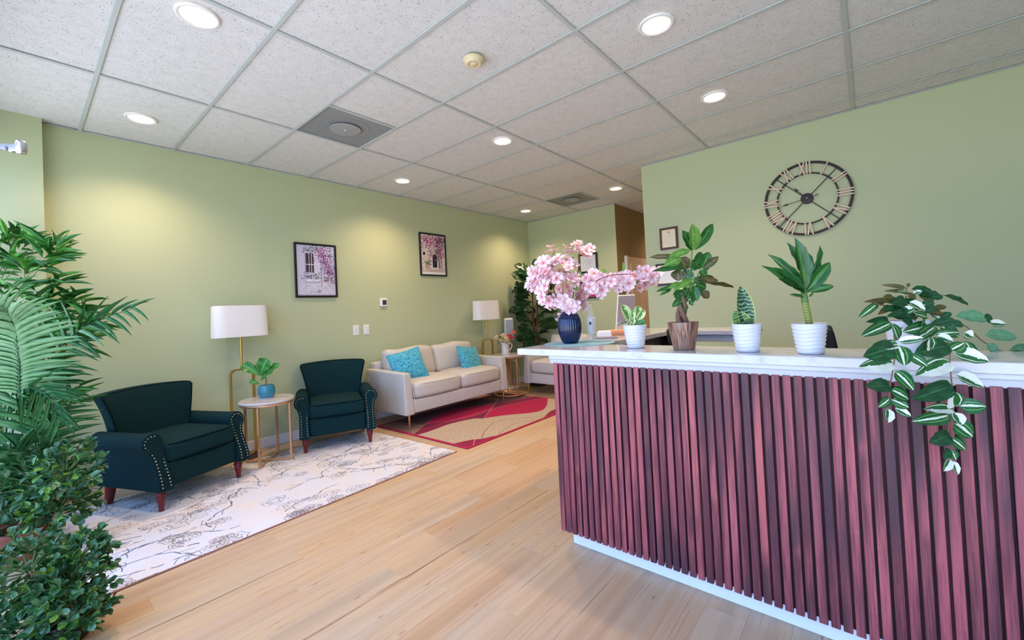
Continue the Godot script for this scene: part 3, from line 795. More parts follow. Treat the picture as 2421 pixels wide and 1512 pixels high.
func make_leaves() -> void:
	var defs := {
		"leaf_green": func(u, v, nz): return veined(u, v, nz, rgb(26, 74, 28), rgb(48, 118, 42), rgb(112, 158, 74)),
		"leaf_bright": func(u, v, nz): return veined(u, v, nz, rgb(78, 128, 44), rgb(122, 168, 70), rgb(172, 200, 118)),
		"leaf_brown": func(u, v, nz): return veined(u, v, nz, rgb(62, 62, 28), rgb(126, 92, 48), rgb(150, 126, 70)).lerp(rgb(54, 84, 34), clampf(0.5 - v + nz, 0, 1)),
		"fig_leaf": func(u, v, nz): return veined(u, v, nz, rgb(18, 50, 26), rgb(30, 80, 34), rgb(80, 116, 58)),
		"fig_small": func(u, v, nz): return veined(u, v, nz, rgb(32, 108, 34), rgb(54, 142, 46), rgb(140, 186, 96)),
		"dracaena": func(u, v, nz): return rgb(24, 76, 30).lerp(rgb(46, 112, 44), clampf(0.5 + nz, 0, 1)).lerp(rgb(140, 176, 70), clampf(1.0 - absf(absf(u) - 0.12) / 0.14, 0, 1) * 0.75 * (1.0 - v * 0.4)),
		"trail_dark": func(u, v, nz): return rgb(16, 62, 36).lerp(rgb(30, 88, 48), clampf(0.5 + nz, 0, 1)).lerp(rgb(96, 152, 84), clampf(1.0 - absf(u + 0.02) / 0.06, 0, 1) * 0.8),
		"trail_white": func(u, v, nz): return rgb(236, 234, 214) if (u < -0.05 + nz * 0.2 or absf(u - 0.62) < 0.08) else rgb(24, 82, 40).lerp(rgb(60, 124, 60), clampf(0.4 + nz, 0, 1)),
		"trail_stripe": func(u, v, nz): return rgb(226, 232, 200) if absf(u + 0.08 + nz * 0.06) < 0.13 else (rgb(120, 174, 92) if absf(absf(u) - 0.45) < 0.05 else rgb(18, 72, 36).lerp(rgb(36, 104, 50), clampf(0.5 + nz, 0, 1))),
		"trail_pale": func(u, v, nz): return rgb(84, 138, 98).lerp(rgb(112, 162, 118), clampf(0.5 + nz, 0, 1)).lerp(rgb(170, 202, 150), clampf(1.0 - absf(absf(u) - 0.2) / 0.06, 0, 1) * 0.6),
		"snake": func(u, v, nz): return rgb(176, 190, 96) if absf(u) > 0.88 else rgb(30, 66, 44).lerp(rgb(134, 170, 130), clampf(0.5 + 0.9 * sin(v * 70.0 + u * 2.0 + nz * 4.0) - 0.2 + nz * 0.6, 0, 1)),
		"snake_pale": func(u, v, nz): return rgb(206, 206, 120) if absf(u) > 0.86 else rgb(58, 96, 52).lerp(rgb(150, 186, 118), clampf(0.75 + 0.8 * sin(v * 50.0 + u * 3.0 + nz * 4.0), 0, 1)),
		"peperomia": func(u, v, nz): return rgb(226, 228, 160).lerp(rgb(66, 128, 62), clampf((0.42 + nz * 0.6 - absf(u)) * 4.0, 0, 1)).lerp(rgb(150, 190, 110), 0.25),
		"palm": func(u, v, nz): return rgb(44, 102, 58).lerp(rgb(88, 146, 90), clampf(0.5 + nz, 0, 1)).lerp(rgb(150, 190, 130), clampf(1.0 - absf(u) / 0.15, 0, 1) * 0.5),
		"palm_pale": func(u, v, nz): return rgb(104, 160, 112).lerp(rgb(146, 192, 142), clampf(0.5 + nz, 0, 1)).lerp(rgb(196, 222, 180), clampf(1.0 - absf(u) / 0.15, 0, 1) * 0.5),
		"bamboo": func(u, v, nz): return rgb(26, 86, 30).lerp(rgb(52, 128, 44), clampf(0.5 + nz, 0, 1)),
		"bamboo_light": func(u, v, nz): return rgb(60, 134, 46).lerp(rgb(104, 172, 70), clampf(0.5 + nz, 0, 1)),
		"box": func(u, v, nz): return rgb(32, 78, 40).lerp(rgb(62, 114, 60), clampf(0.5 + nz, 0, 1)).lerp(rgb(120, 160, 76), clampf((absf(u) - 0.75) * 3.0, 0, 1)),
		"box_light": func(u, v, nz): return rgb(84, 132, 48).lerp(rgb(134, 176, 66), clampf(0.5 + nz, 0, 1)),
		"box_blue": func(u, v, nz): return rgb(66, 116, 84).lerp(rgb(104, 150, 112), clampf(0.5 + nz, 0, 1)),
	}
	var sd := 60
	for k in defs:
		sd += 1
		var m := textured(leaf_tex(sd, defs[k]), 0.36)
		m.backlight_enabled = true
		m.backlight = Color(0.28, 0.3, 0.2)
		M[k] = m
	M.stem_green = mat(rgb(88, 120, 58), 0.6)
	M.stem_brown = mat(rgb(128, 98, 62), 0.7)
	M.bark = mat(rgb(112, 84, 66), 0.8)
	M.trunk_red = mat(rgb(104, 58, 46), 0.8)
	M.cane = mat(rgb(142, 152, 78), 0.6)
	M.palm_stem = mat(rgb(40, 92, 62), 0.4)
	M.rib_dark = mat(rgb(40, 84, 52), 0.5)

func make_rug_cream() -> void:
	# cream pile with inky branches and outlined blossoms
	var w := 896
	var h := 1408
	var nz := noise_img(w, h, 128, 200, 0.05, 51, 4)
	var fz := noise_img(w, h, 448, 704, 0.3, 53, 2)
	var by := PackedByteArray()
	by.resize(w * h * 3)
	for i in w * h:
		var t := (nz[i] / 255.0 - 0.5) * 2.0
		var f := (fz[i] / 255.0 - 0.5) * 18.0
		by[i * 3] = int(clampf(217.0 + t * 5.0 + f, 0, 255)); by[i * 3 + 1] = int(clampf(215.0 - t * 3.0 + f, 0, 255)); by[i * 3 + 2] = int(clampf(215.0 - t * 14.0 + f, 0, 255))
	var im := Image.create_from_data(w, h, false, Image.FORMAT_RGB8, by)
	var rg := RandomNumberGenerator.new()
	rg.seed = 8
	var inks := [rgb(58, 66, 84), rgb(84, 92, 106), rgb(104, 98, 96), rgb(70, 92, 112)]
	# vines wander along the rug
	for k in 58:
		var p := Vector2(rg.randf() * w, rg.randf() * h)
		var a0 := (PI / 2 if rg.randf() < 0.5 else -PI / 2) + rg.randf_range(-0.6, 0.6)
		var a := a0
		var ink: Color = inks[k % 4]
		for s in rg.randi_range(14, 30):
			a = lerpf(a, a0, 0.12) + rg.randf_range(-0.5, 0.5)
			var q := p + Vector2(cos(a), sin(a)) * 15.0
			if rg.randf() < 0.84: stroke(im, p, q, rg.randf_range(1.3, 2.9), ink.lerp(rgb(200, 196, 194), rg.randf() * 0.3))
			if rg.randf() < 0.16:
				var e := p
				var aa := a + (1.0 if rg.randf() < 0.5 else -1.0) * rg.randf_range(0.6, 1.1)
				for z in 4:
					aa += rg.randf_range(-0.4, 0.4)
					var e2 := e + Vector2(cos(aa), sin(aa)) * 11.0
					stroke(im, e, e2, 1.2, ink)
					e = e2
			p = q
	# blossoms and leaves drawn as outlines, flecked with rust
	var spots := []
	for k in 74: spots.append(Vector2(rg.randf() * w, rg.randf() * h))
	for k in 40: spots.append(Vector2((18.0 + rg.randf() * 30.0) if k % 2 else w - 18.0 - rg.randf() * 30.0, rg.randf() * h))
	for p in spots:
		var ink: Color = inks[rg.randi() % 4]
		var rust := rgb(206, 130, 102) if rg.randf() < 0.7 else rgb(186, 160, 112)
		var r := rg.randf_range(20, 44)
		var lobes := rg.randi_range(5, 8)
		var ph := rg.randf() * TAU
		# flecks, then three uneven scalloped outlines
		for z in rg.randi_range(4, 16):
			var q: Vector2 = p + Vector2(rg.randfn(0, r * 0.5), rg.randfn(0, r * 0.65))
			stroke(im, q, q + Vector2(rg.randf_range(-5, 5), rg.randf_range(-8, 8)), 1.5, rust.lerp(rgb(220, 214, 210), rg.randf() * 0.45))
		for lay in 3:
			var rr: float = r * [1.0, 0.66, 0.34][lay]
			var last := Vector2.ZERO
			for k in 23:
				var a := TAU * (k % 22) / 22.0
				var rad: float = rr * (0.8 + 0.26 * absf(sin(a * lobes * 0.5 + ph + lay)) + (0.0 if k == 0 or k == 22 else rg.randf_range(-0.1, 0.1)))
				var q: Vector2 = p + Vector2(cos(a) * rad, sin(a) * rad * 1.25)
				if k > 0 and rg.randf() < 0.82: stroke(im, last, q, 1.05, ink.lerp(rgb(190, 184, 182), rg.randf() * 0.35))
				last = q
		for k in lobes:
			if rg.randf() < 0.5:
				var a := TAU * k / lobes - ph
				stroke(im, p + Vector2(cos(a), sin(a) * 1.25) * r * 0.36, p + Vector2(cos(a + 0.2), sin(a + 0.2) * 1.25) * r * 0.8, 0.9, ink)
	M.rug_cream = textured(tex(im), 0.95, Vector2(1.0 / 1.55, 1.0 / 2.43))
	M.rug_cream_edge = mat(rgb(150, 108, 92), 0.9)

func smooth_line(pts: Array) -> PackedVector2Array:
	var cv := Curve2D.new()
	for i in pts.size():
		var t: Vector2 = (pts[mini(i + 1, pts.size() - 1)] - pts[maxi(i - 1, 0)]) * 0.17
		cv.add_point(pts[i], -t, t)
	return cv.tessellate(4, 2)

func make_rug_red() -> void:
	# u runs away from the sofa wall, v away from the entrance
	var w := 600
	var h := 880
	var fz := noise_img(w, h, 600, 880, 0.4, 61, 2)
	var gz := noise_img(w, h, 300, 440, 0.2, 63, 3)
	var top := smooth_line([Vector2(0.465, -0.02), Vector2(0.29, 0.17), Vector2(0.16, 0.33), Vector2(0.136, 0.47), Vector2(0.21, 0.57), Vector2(0.33, 0.73), Vector2(0.38, 0.86), Vector2(0.44, 1.0)])
	var low := smooth_line([Vector2(0.60, 1.0), Vector2(0.79, 0.79), Vector2(0.825, 0.66), Vector2(0.66, 0.505), Vector2(0.581, 0.405), Vector2(0.513, 0.365), Vector2(0.468, 0.23), Vector2(0.487, 0.07), Vector2(0.475, -0.02)])
	var band := top.duplicate()
	band.append_array(low)
	var line1 := smooth_line([Vector2(0.29, 0.15), Vector2(0.40, 0.27), Vector2(0.447, 0.41), Vector2(0.437, 0.60), Vector2(0.506, 0.87), Vector2(0.58, 1.0)])
	var line2 := smooth_line([Vector2(0.17, 0.85), Vector2(0.347, 0.668), Vector2(0.516, 0.478), Vector2(0.60, 0.39), Vector2(0.775, 0.222), Vector2(0.99, 0.04)])
	var line3 := smooth_line([Vector2(0.95, 0.12), Vector2(0.838, 0.226), Vector2(0.743, 0.377), Vector2(0.82, 0.498), Vector2(0.96, 0.6)])
	var line4 := smooth_line([Vector2(0.99, 0.2), Vector2(0.93, 0.3), Vector2(0.9, 0.42), Vector2(0.99, 0.56)])
	var corner := smooth_line([Vector2(0.845, -0.02), Vector2(0.888, 0.08), Vector2(0.947, 0.135), Vector2(0.98, 0.2), Vector2(1.1, 0.3)])
	corner.append(Vector2(1.1, -0.1))
	var wedge := smooth_line([Vector2(1.02, 0.52), Vector2(0.925, 0.69), Vector2(0.912, 0.77), Vector2(0.94, 1.02)])
	wedge.append(Vector2(1.1, 1.02))
	var under := line1.duplicate()
	under.append(Vector2(0.9, 1.0))
	under.append(Vector2(0.9, -0.02))
	under.append(Vector2(0.46, -0.02))
	var right2 := line2.duplicate()
	right2.append_array([Vector2(1.2, 0.0), Vector2(1.2, 1.2), Vector2(0.1, 1.2)])
	var by := PackedByteArray()
	by.resize(w * h * 3)
	var topv := PackedFloat32Array()
	topv.resize(h)
	topv.fill(0.46)
	for q in range(top.size() - 1):
		for y in range(maxi(0, int(top[q].y * h)), mini(h, int(top[q + 1].y * h) + 1)):
			topv[y] = lerpf(top[q].x, top[q + 1].x, clampf((y / float(h) - top[q].y) / maxf(top[q + 1].y - top[q].y, 0.0001), 0, 1))
	var k := 0
	for y in h:
		var v := y / float(h)
		for x in w:
			var u := x / float(w)
			var p := Vector2(u, v)
			var c := rgb(178, 160, 138)
			var hard := 1.0
			if u < 0.016 or u > 0.984 or v < 0.010 or v > 0.990:
				c = rgb(172, 22, 70)
				hard = 0.4
			elif u < topv[y] - 0.001:
				c = rgb(96, 66, 66) if v > 0.11 + u * 0.1 else rgb(128, 100, 88)
			elif u < 0.85 and Geometry2D.is_point_in_polygon(p, band):
				c = rgb(118, 14, 54) if Geometry2D.is_point_in_polygon(p, under) != Geometry2D.is_point_in_polygon(p, right2) else rgb(166, 8, 66)
				hard = 0.45
			elif u > 0.8 and (Geometry2D.is_point_in_polygon(p, corner) or Geometry2D.is_point_in_polygon(p, wedge)):
				c = rgb(136, 16, 62)
				hard = 0.45
			var s := ((fz[k] / 255.0 - 0.5) * 70.0 + (gz[k] / 255.0 - 0.5) * 70.0) * hard
			by[k * 3] = int(clampf(c.r * 255 + s, 0, 255)); by[k * 3 + 1] = int(clampf(c.g * 255 + s * 0.85, 0, 255)); by[k * 3 + 2] = int(clampf(c.b * 255 + s * 0.75, 0, 255))
			k += 1
	var im := Image.create_from_data(w, h, false, Image.FORMAT_RGB8, by)
	for q in [[line1, rgb(198, 140, 140), 1.3], [line2, rgb(190, 150, 128), 1.5], [line3, rgb(116, 66, 58), 1.4], [line4, rgb(120, 74, 62), 1.2], [top, rgb(186, 146, 128), 1.2]]:
		var ln: PackedVector2Array = q[0]
		for i in ln.size() - 1: stroke(im, Vector2(ln[i].x * w, ln[i].y * h), Vector2(ln[i + 1].x * w, ln[i + 1].y * h), q[2], q[1])
	M.rug_red = textured(tex(im), 0.95, Vector2(1.0 / 1.53, -1.0 / 2.2))
	M.rug_red_edge = mat(rgb(160, 20, 64), 0.9)

# ---------------------------------------------------------------- the setting
func make_room() -> void:
	var rg := RandomNumberGenerator.new()
	rg.seed = 5
	# floor: long oak planks laid along the room
	var fl := struct_node("floor", "pale oak plank floor running along the room", "floor")
	part("subfloor", bx(Vector3(-0.2, -0.14, -9.2), Vector3(7.3, -0.008, 0.75)), M.slab, fl)
	var pw := 0.152
	var pl := 1.22
	var rest := MB.new()
	var tones := ["plank_a", "plank_b", "plank_c", "plank_a", "plank_d"]
	var row := 0
	var x := 0.0
	while x < 7.2:
		var off := fposmod(row * 0.53 + rg.randf() * 0.25, 1.0) * pl
		var z := 0.72
		while z > -9.1:
			var z2 := maxf(z - (off if z == 0.72 and off > 0.1 else pl), -9.1)
			var xe := minf(x + pw, 7.2)
			var seen := x < 4.95 and z2 < 0.7 and z > -5.95 and not (x > 3.65 and z < -1.75)
			var b := MB.new() if seen else rest
			var s := b.v.size()
			b.box(Vector3((x + xe) * 0.5, -0.004, (z + z2) * 0.5), Vector3(xe - x - 0.0002, 0.008, z - z2 - 0.0002), 0.0005)
			var sh := Vector2(rg.randi_range(0, 5) * 0.152, rg.randf() * 2.4)
			for q in range(s, b.uv.size()): b.uv[q] = Vector2(b.uv[q].x - x, b.uv[q].y) + sh
			if seen: part("plank", b, M[tones[rg.randi() % 5]], fl)
			z = z2
		x += pw
		row += 1
	var ro := part("hidden_planks", rest, M.plank_a, fl)
	ro.set_meta("kind", "stuff")
	# walls
	struct("wall_left", bx(Vector3(-0.2, 0, -5.94), Vector3(0, H + 0.2, 0.21)), M.paint, "long sage green wall behind the armchairs and sofa", "wall")
	struct("wall_front_left", bx(Vector3(-0.2, 0, 0.21), Vector3(0.1, H + 0.2, 0.75)), M.paint, "sage green pier at the near left behind the tall plants", "wall")
	struct("wall_far", bx(Vector3(-0.2, 0, -6.1), Vector3(1.784, H + 0.2, -5.94)), M.paint, "sage green end wall behind the fiddle leaf fig", "wall")
	struct("wall_corridor_left", bx(Vector3(1.6, 0, -9.2), Vector3(1.785, H + 0.2, -5.944)), M.warm_shade_tan, "corridor wall with a panelled door, dim warm light put into its tan colour", "wall")
	var wr := struct("wall_right", bx(Vector3(2.842, 0, -4.72), Vector3(7.3, H + 0.2, -4.53)), M.paint, "sage green wall carrying the big clock", "wall")
	wr.set_meta("kind", "structure")
	struct("wall_corridor_right", bx(Vector3(2.842, 0, -9.2), Vector3(3.0, H + 0.2, -4.72)), M.paint)
	struct("wall_corridor_end", bx(Vector3(1.6, 0, -9.2), Vector3(3.0, H + 0.2, -9.05)), M.paint)
	struct("wall_east", bx(Vector3(7.2, 0, -4.72), Vector3(7.4, H + 0.2, 0.75)), M.paint)
	# baseboards
	for q in [["baseboard_left", Vector3(0, 0, -5.94), Vector3(0.014, 0.1, 0.21)], ["baseboard_front_left", Vector3(0.1, 0, 0.196), Vector3(0.114, 0.1, 0.72)], ["baseboard_far", Vector3(0, 0, -5.94), Vector3(1.785, 0.1, -5.926)], ["baseboard_right", Vector3(2.842, 0, -4.53), Vector3(7.2, 0.1, -4.516)], ["baseboard_corridor", Vector3(1.785, 0, -9.05), Vector3(1.799, 0.1, -7.1)]]:
		struct(q[0], bx(q[1], q[2], 0.004), M.white_trim)
	make_ceiling(rg)
	make_front()
	make_door()

func make_ceiling(rg: RandomNumberGenerator) -> void:
	var ce := struct_node("ceiling", "suspended ceiling of speckled white tiles in a metal grid", "ceiling")
	part("ceiling_slab", bx(Vector3(-0.2, H + 0.1, -9.2), Vector3(7.4, H + 0.25, 0.75)), M.slab, ce)
	var xs := [0.0, 1.159, 2.378, 3.597, 4.816, 6.035, 7.2]
	var zs := [0.72]
	var z := 0.6096
	while z > -9.0:
		zs.append(z)
		z -= 0.6096
	zs.append(-9.05)
	for i in zs.size() - 1:
		for j in xs.size() - 1:
			var z1: float = zs[i]
			var z0: float = zs[i + 1]
			var x0: float = xs[j]
			var x1: float = xs[j + 1]
			if z1 < -4.6 and x0 > 2.8: continue
			if z1 < -5.95 and x0 < 1.0: continue
			if (z1 < -1.1 and z1 > -1.3 or z1 < -4.8 and z1 > -5.0) and x0 > 1.0 and x0 < 1.3: x0 = 1.769
			if z1 < -4.6: x1 = minf(x1, 2.9)
			var b := MB.new()
			var w := x1 - x0
			var d := z1 - z0
			b.box(Vector3((x0 + x1) * 0.5, H + 0.0165, (z0 + z1) * 0.5), Vector3(w - 0.004, 0.014, d - 0.004), 0.0)
			var sh := Vector2(rg.randf(), rg.randf())
			for q in b.uv.size(): b.uv[q] = Vector2(b.uv[q].x / 1.22, b.uv[q].y / 0.61) + sh
			part("tile", b, M.tile, ce)
	# grid: main bars across the room, cross bars along it
	for zz in zs.slice(1, zs.size() - 1):
		var xe := 7.2 if zz > -4.55 else 2.842
		var xa := 0.0 if zz > -5.9 else 1.785
		part("grid_bar", bx(Vector3(xa, H - 0.001, zz - 0.012), Vector3(xe, H + 0.006, zz + 0.012), 0.001), M.grid_metal, ce)
	for k in range(1, 6):
		var xx: float = xs[k]
		var zend := -9.05 if k == 2 else (-5.94 if k == 1 else -4.53)
		part("grid_bar", bx(Vector3(xx - 0.012, H, zend), Vector3(xx + 0.012, H + 0.006, 0.72), 0.001), M.grid_metal, ce)
	for zz in [[-1.829, -1.219], [-5.486, -4.877]]:
		part("grid_bar", bx(Vector3(1.757, H, zz[0]), Vector3(1.781, H + 0.006, zz[1]), 0.001), M.grid_metal, ce)
	# wall angle
	for q in [[Vector3(0, H - 0.002, -5.94), Vector3(0.02, H + 0.004, 0.21)], [Vector3(2.842, H - 0.002, -4.53), Vector3(7.2, H + 0.004, -4.51)], [Vector3(0, H - 0.002, -5.94), Vector3(1.785, H + 0.004, -5.92)]]:
		part("wall_angle", bx(q[0], q[1]), M.grid_metal, ce)

func make_front() -> void:
	# glazed shop front behind the camera: the daylight comes through here
	struct("wall_front", bx(Vector3(0.1, 2.72, 0.72), Vector3(7.2, H + 0.2, 0.86)), M.paint)
	var wl := struct_node("window_1", "glazed shop front in dark frames beside the entrance", "window")
	for k in 6:
		var xx: float = [0.13, 1.55, 2.55, 4.1, 5.65, 7.17][k]
		part("window_frame", bx(Vector3(xx - 0.03, 0, 0.74), Vector3(xx + 0.03, 2.72, 0.82), 0.004), M.chrome, wl)
	for yy in [0.04, 2.68]:
		part("window_frame", bx(Vector3(0.13, yy - 0.04, 0.74), Vector3(7.17, yy + 0.04, 0.82), 0.004), M.chrome, wl)
	part("window_frame", bx(Vector3(1.55, 2.13, 0.74), Vector3(2.55, 2.2, 0.82), 0.004), M.chrome, wl)
	for q in [[0.13, 1.55], [2.55, 4.1], [4.1, 5.65], [5.65, 7.17], [1.55, 2.55]]:
		part("pane", bx(Vector3(q[0] + 0.03, 0.08, 0.778), Vector3(q[1] - 0.03, 2.64, 0.782)), M.glass, wl)

func make_door() -> void:
	var d := struct_node("door_1", "closed tan panelled door on the corridor wall", "door")
	part("door_leaf", bx(Vector3(1.785, 0.008, -7.02), Vector3(1.822, 2.1, -6.26), 0.003), M.pale_wood, d)
	part("door_edge", bx(Vector3(1.785, 0.0, -6.259), Vector3(1.828, 2.11, -6.20), 0.003), M.white_trim, d)
	for q in [[0.14, 0.62, -6.94, -6.68], [0.14, 0.62, -6.60, -6.34], [0.74, 1.62, -6.94, -6.68], [0.74, 1.62, -6.60, -6.34], [1.72, 1.98, -6.94, -6.34]]:
		var b := MB.new()
		var y0: float = q[0]
		var y1: float = q[1]
		var z0: float = q[2]
		var z1: float = q[3]
		b.box(Vector3(1.826, (y0 + y1) * 0.5, (z0 + z1) * 0.5), Vector3(0.02, y1 - y0, z1 - z0), 0.007)
		part("door_panel", b, M.pale_wood, d)
	var k := MB.new()
	k.lathe([[0, 0], [0.026, 0], [0.026, 0.006], [0.01, 0.01], [0.01, 0.04], [0.026, 0.05], [0.028, 0.065], [0.016, 0.078], [0, 0.08]], 16, Vector3(1.822, 1.0, -6.95), 1, 1, Basis(Vector3(0, 0, 1), -PI / 2))
	part("door_handle", k, M.brass, d)

# ---------------------------------------------------------------- fittings
func make_fittings() -> void:
	var spots := [
		[Vector3(2.217, H, -0.292), "round recessed ceiling light nearest the entrance, in the second tile bay from the armchair wall"],
		[Vector3(0.588, H, -0.298), "round recessed ceiling light by the near left corner above the first armchair"],
		[Vector3(3.97, H, -2.123), "round recessed ceiling light above the front of the reception desk"],
		[Vector3(3.973, H, -3.329), "round recessed ceiling light between the desk and the clock wall"],
		[Vector3(2.223, H, -2.725), "round recessed ceiling light in the middle of the room beyond the smoke detector"],
		[Vector3(0.594, H, -2.725), "round recessed ceiling light above the sofa end, washing the wall between the two pictures"],
		[Vector3(2.206, H, -5.15), "round recessed ceiling light beside the far air vent, at the corridor mouth"],
		[Vector3(0.564, H, -5.178), "round recessed ceiling light in the far left corner by the end wall"],
		[Vector3(2.3, H, -7.6), "round recessed ceiling light inside the corridor behind the clock wall"],
	]
	var trim := MB.new()
	trim.lathe([[0.076, 0.004], [0.082, -0.004], [0.094, -0.006], [0.1, -0.001], [0.1, 0.006]], 40)
	var tm := trim.mesh()
	var le := MB.new()
	le.lathe([[0, -0.001], [0.077, -0.001], [0.077, 0.008], [0, 0.008]], 40)
	var lm := le.mesh()
	for q in spots:
		var o := thing("ceiling_light", q[1], "ceiling light", q[0], 0.0, "recessed ceiling lights")
		put("trim_ring", tm, M.white_plastic, o)
		put("lens", lm, M.lens, o)
		var l := SpotLight3D.new()
		l.name = "lamp_glow"
		l.position = Vector3(0, -0.012, 0)
		l.rotation_degrees = Vector3(-90, 0, 0)
		l.spot_angle = 68.0
		l.spot_angle_attenuation = 1.0
		l.spot_range = 9.0
		l.spot_attenuation = 2.0
		l.light_size = 0.07
		l.light_color = Color(1.0, 0.85, 0.72)
		l.light_energy = LAMP
		l.shadow_enabled = true
		o.add_child(l, true)
	# air vents
	for q in [[Vector3(1.464, H, -1.524), "grey square air vent with a round centre disc, near the entrance"], [Vector3(1.464, H, -5.182), "grey square air vent with a round centre disc, near the end wall"]]:
		var o := thing("air_vent", q[1], "vent", q[0], 0.0, "ceiling vents")
		var pb := MB.new()
		pb.box(Vector3(0, 0.014, 0), Vector3(0.6, 0.006, 0.6))
		for e in [[Vector3(0.297, 0.015, 0), Vector3(0.006, 0.028, 0.6)], [Vector3(-0.297, 0.015, 0), Vector3(0.006, 0.028, 0.6)], [Vector3(0, 0.015, 0.297), Vector3(0.6, 0.028, 0.006)], [Vector3(0, 0.015, -0.297), Vector3(0.6, 0.028, 0.006)]]: pb.box(e[0], e[1])
		part("housing", pb, M.vent_grey, o)
		var cone := MB.new()
		cone.lathe([[0.17, 0.012], [0.176, 0.0085], [0.2, 0.0085], [0.206, 0.012], [0.17, 0.012]], 48)
		part("diffuser_ring", cone, M.vent_grey, o)
		var dk := MB.new()
		dk.lathe([[0, -0.006], [0.125, -0.004], [0.13, -0.001], [0.125, 0.002], [0, 0.003]], 40)
		part("disc", dk, M.vent_disc, o)
		var kn := MB.new()
		kn.lathe([[0, -0.016], [0.008, -0.015], [0.012, -0.01], [0.012, -0.002]], 14)
		part("screw", kn, M.chrome, o)
	# smoke detector
	var sm := thing("smoke_detector", "cream ceiling smoke detector between the near downlights", "smoke detector", Vector3(2.981, H, -1.588))
	var b := MB.new()
	b.lathe([[0.055, 0.0], [0.066, -0.004], [0.068, -0.018], [0.062, -0.024], [0.062, -0.024], [0.056, -0.026], [0.056, -0.036], [0.046, -0.042], [0.046, -0.042], [0.03, -0.042], [0.028, -0.037]], 36)
	part("body", b, M.cream_plastic, sm)
	var g := MB.new()
	g.lathe([[0.028, -0.037], [0.022, -0.044], [0.012, -0.046], [0, -0.047]], 24)
	part("sensor_cap", g, M.cream_plastic, sm)
	# thermostat and switches
	var th := thing("thermostat", "small white square thermostat with a dark screen", "thermostat", Vector3(0, 1.482, -2.765), PI / 2)
	b = MB.new()
	b.box(Vector3(0, 0, 0.011), Vector3(0.108, 0.108, 0.022), 0.008)
	part("case", b, M.white_plastic, th)
	part("screen", bx(Vector3(-0.024, -0.032, 0.0215), Vector3(0.036, 0.03, 0.0235), 0.001), M.dark_screen, th)
	for q in [[-2.365, "left one of the two white wall switches between the armchair and the sofa"], [-2.505, "right one of the two white wall switches, nearer the sofa"]]:
		var s := thing("light_switch", q[1], "switch", Vector3(0, 1.145, q[0]), PI / 2, "wall switches")
		b = MB.new()
		b.box(Vector3(0, 0, 0.003), Vector3(0.08, 0.124, 0.006), 0.003)
		part("plate", b, M.white_plastic, s)
		b = MB.new()
		b.box(Vector3(0, 0, 0.008), Vector3(0.034, 0.068, 0.006), 0.002, Basis(Vector3(1, 0, 0), 0.07))
		part("rocker", b, M.white_plastic, s)
	# pictures on the left wall
	picture("picture_frame", "black framed print of a white house, window and bicycle above the far armchair", Vector3(0, 1.864, -1.897), PI / 2, Vector2(0.484, 0.622), 0.022, M.black_frame, print_house(), false)
	picture("picture_frame", "black framed print of a blue door under pink flowers above the sofa", Vector3(0, 2.165, -3.627), PI / 2, Vector2(0.487, 0.624), 0.022, M.black_frame, print_door(), false)
	# documents
	var wood := mat(rgb(70, 34, 30), 0.35)
	var blk := mat(rgb(34, 28, 40), 0.4)
	picture("certificate_frame", "small dark wood framed certificate, upper one left of the clock", Vector3(3.128, 2.034, -4.53), 0, Vector2(0.203, 0.25), 0.022, wood, print_paper(1, rgb(238, 226, 200), false), true)
	picture("certificate_frame", "black framed certificate half hidden behind the braided money tree", Vector3(3.125, 1.625, -4.53), 0, Vector2(0.335, 0.255), 0.022, blk, print_paper(2, rgb(238, 232, 212), true), true)
	picture("certificate_frame", "black framed certificate on the end wall, upper one behind the pink blossoms", Vector3(1.257, 2.03, -5.94), 0, Vector2(0.36, 0.335), 0.03, blk, print_paper(3, rgb(220, 228, 240), true), true)
	picture("certificate_frame", "black frame with magenta mat on the end wall, lower one behind the pink blossoms", Vector3(1.257, 1.58, -5.94), 0, Vector2(0.37, 0.29), 0.022, blk, print_paper(4, rgb(196, 20, 120), true), true)
	make_clock()
	# arm of the entrance door's closer
	var c := thing("door_closer", "metal door closer arm reaching in at the upper left edge", "door closer", Vector3.ZERO)
	var a0 := Vector3(1.72, 2.12, 0.70)
	var a1 := Vector3(2.435, 2.006, 0.336)
	b = MB.new()
	b.strap(PackedVector3Array([a0, a0.lerp(a1, 0.5), a0.lerp(a1, 0.97)]), 0.022, 0.012, Vector3.UP)
	part("arm", b, M.chrome, c)
	b = MB.new()
	b.lathe([[0, -0.026], [0.014, -0.024], [0.016, -0.012], [0.016, 0.012], [0.014, 0.022], [0.006, 0.026], [0, 0.026]], 16, a1)
	b.box(a1 + Vector3(-0.022, 0, 0.012), Vector3(0.05, 0.03, 0.024), 0.004, Basis(Vector3.UP, 0.47))
	part("knuckle", b, M.chrome, c)
	b = MB.new()
	b.lathe([[0, -0.006], [0.009, -0.005], [0.009, 0.004], [0, 0.006]], 12, a1 + Vector3(-0.05, 0, 0.04), 1, 1, Basis(Vector3(1, 0, 0.4).normalized(), PI / 2))
	part("rivet", b, M.grey_plastic, c)
	b = MB.new()
	b.box(a0 + Vector3(-0.04, 0.03, 0.02), Vector3(0.24, 0.06, 0.05), 0.008)
	part("closer_body", b, M.chrome, c)

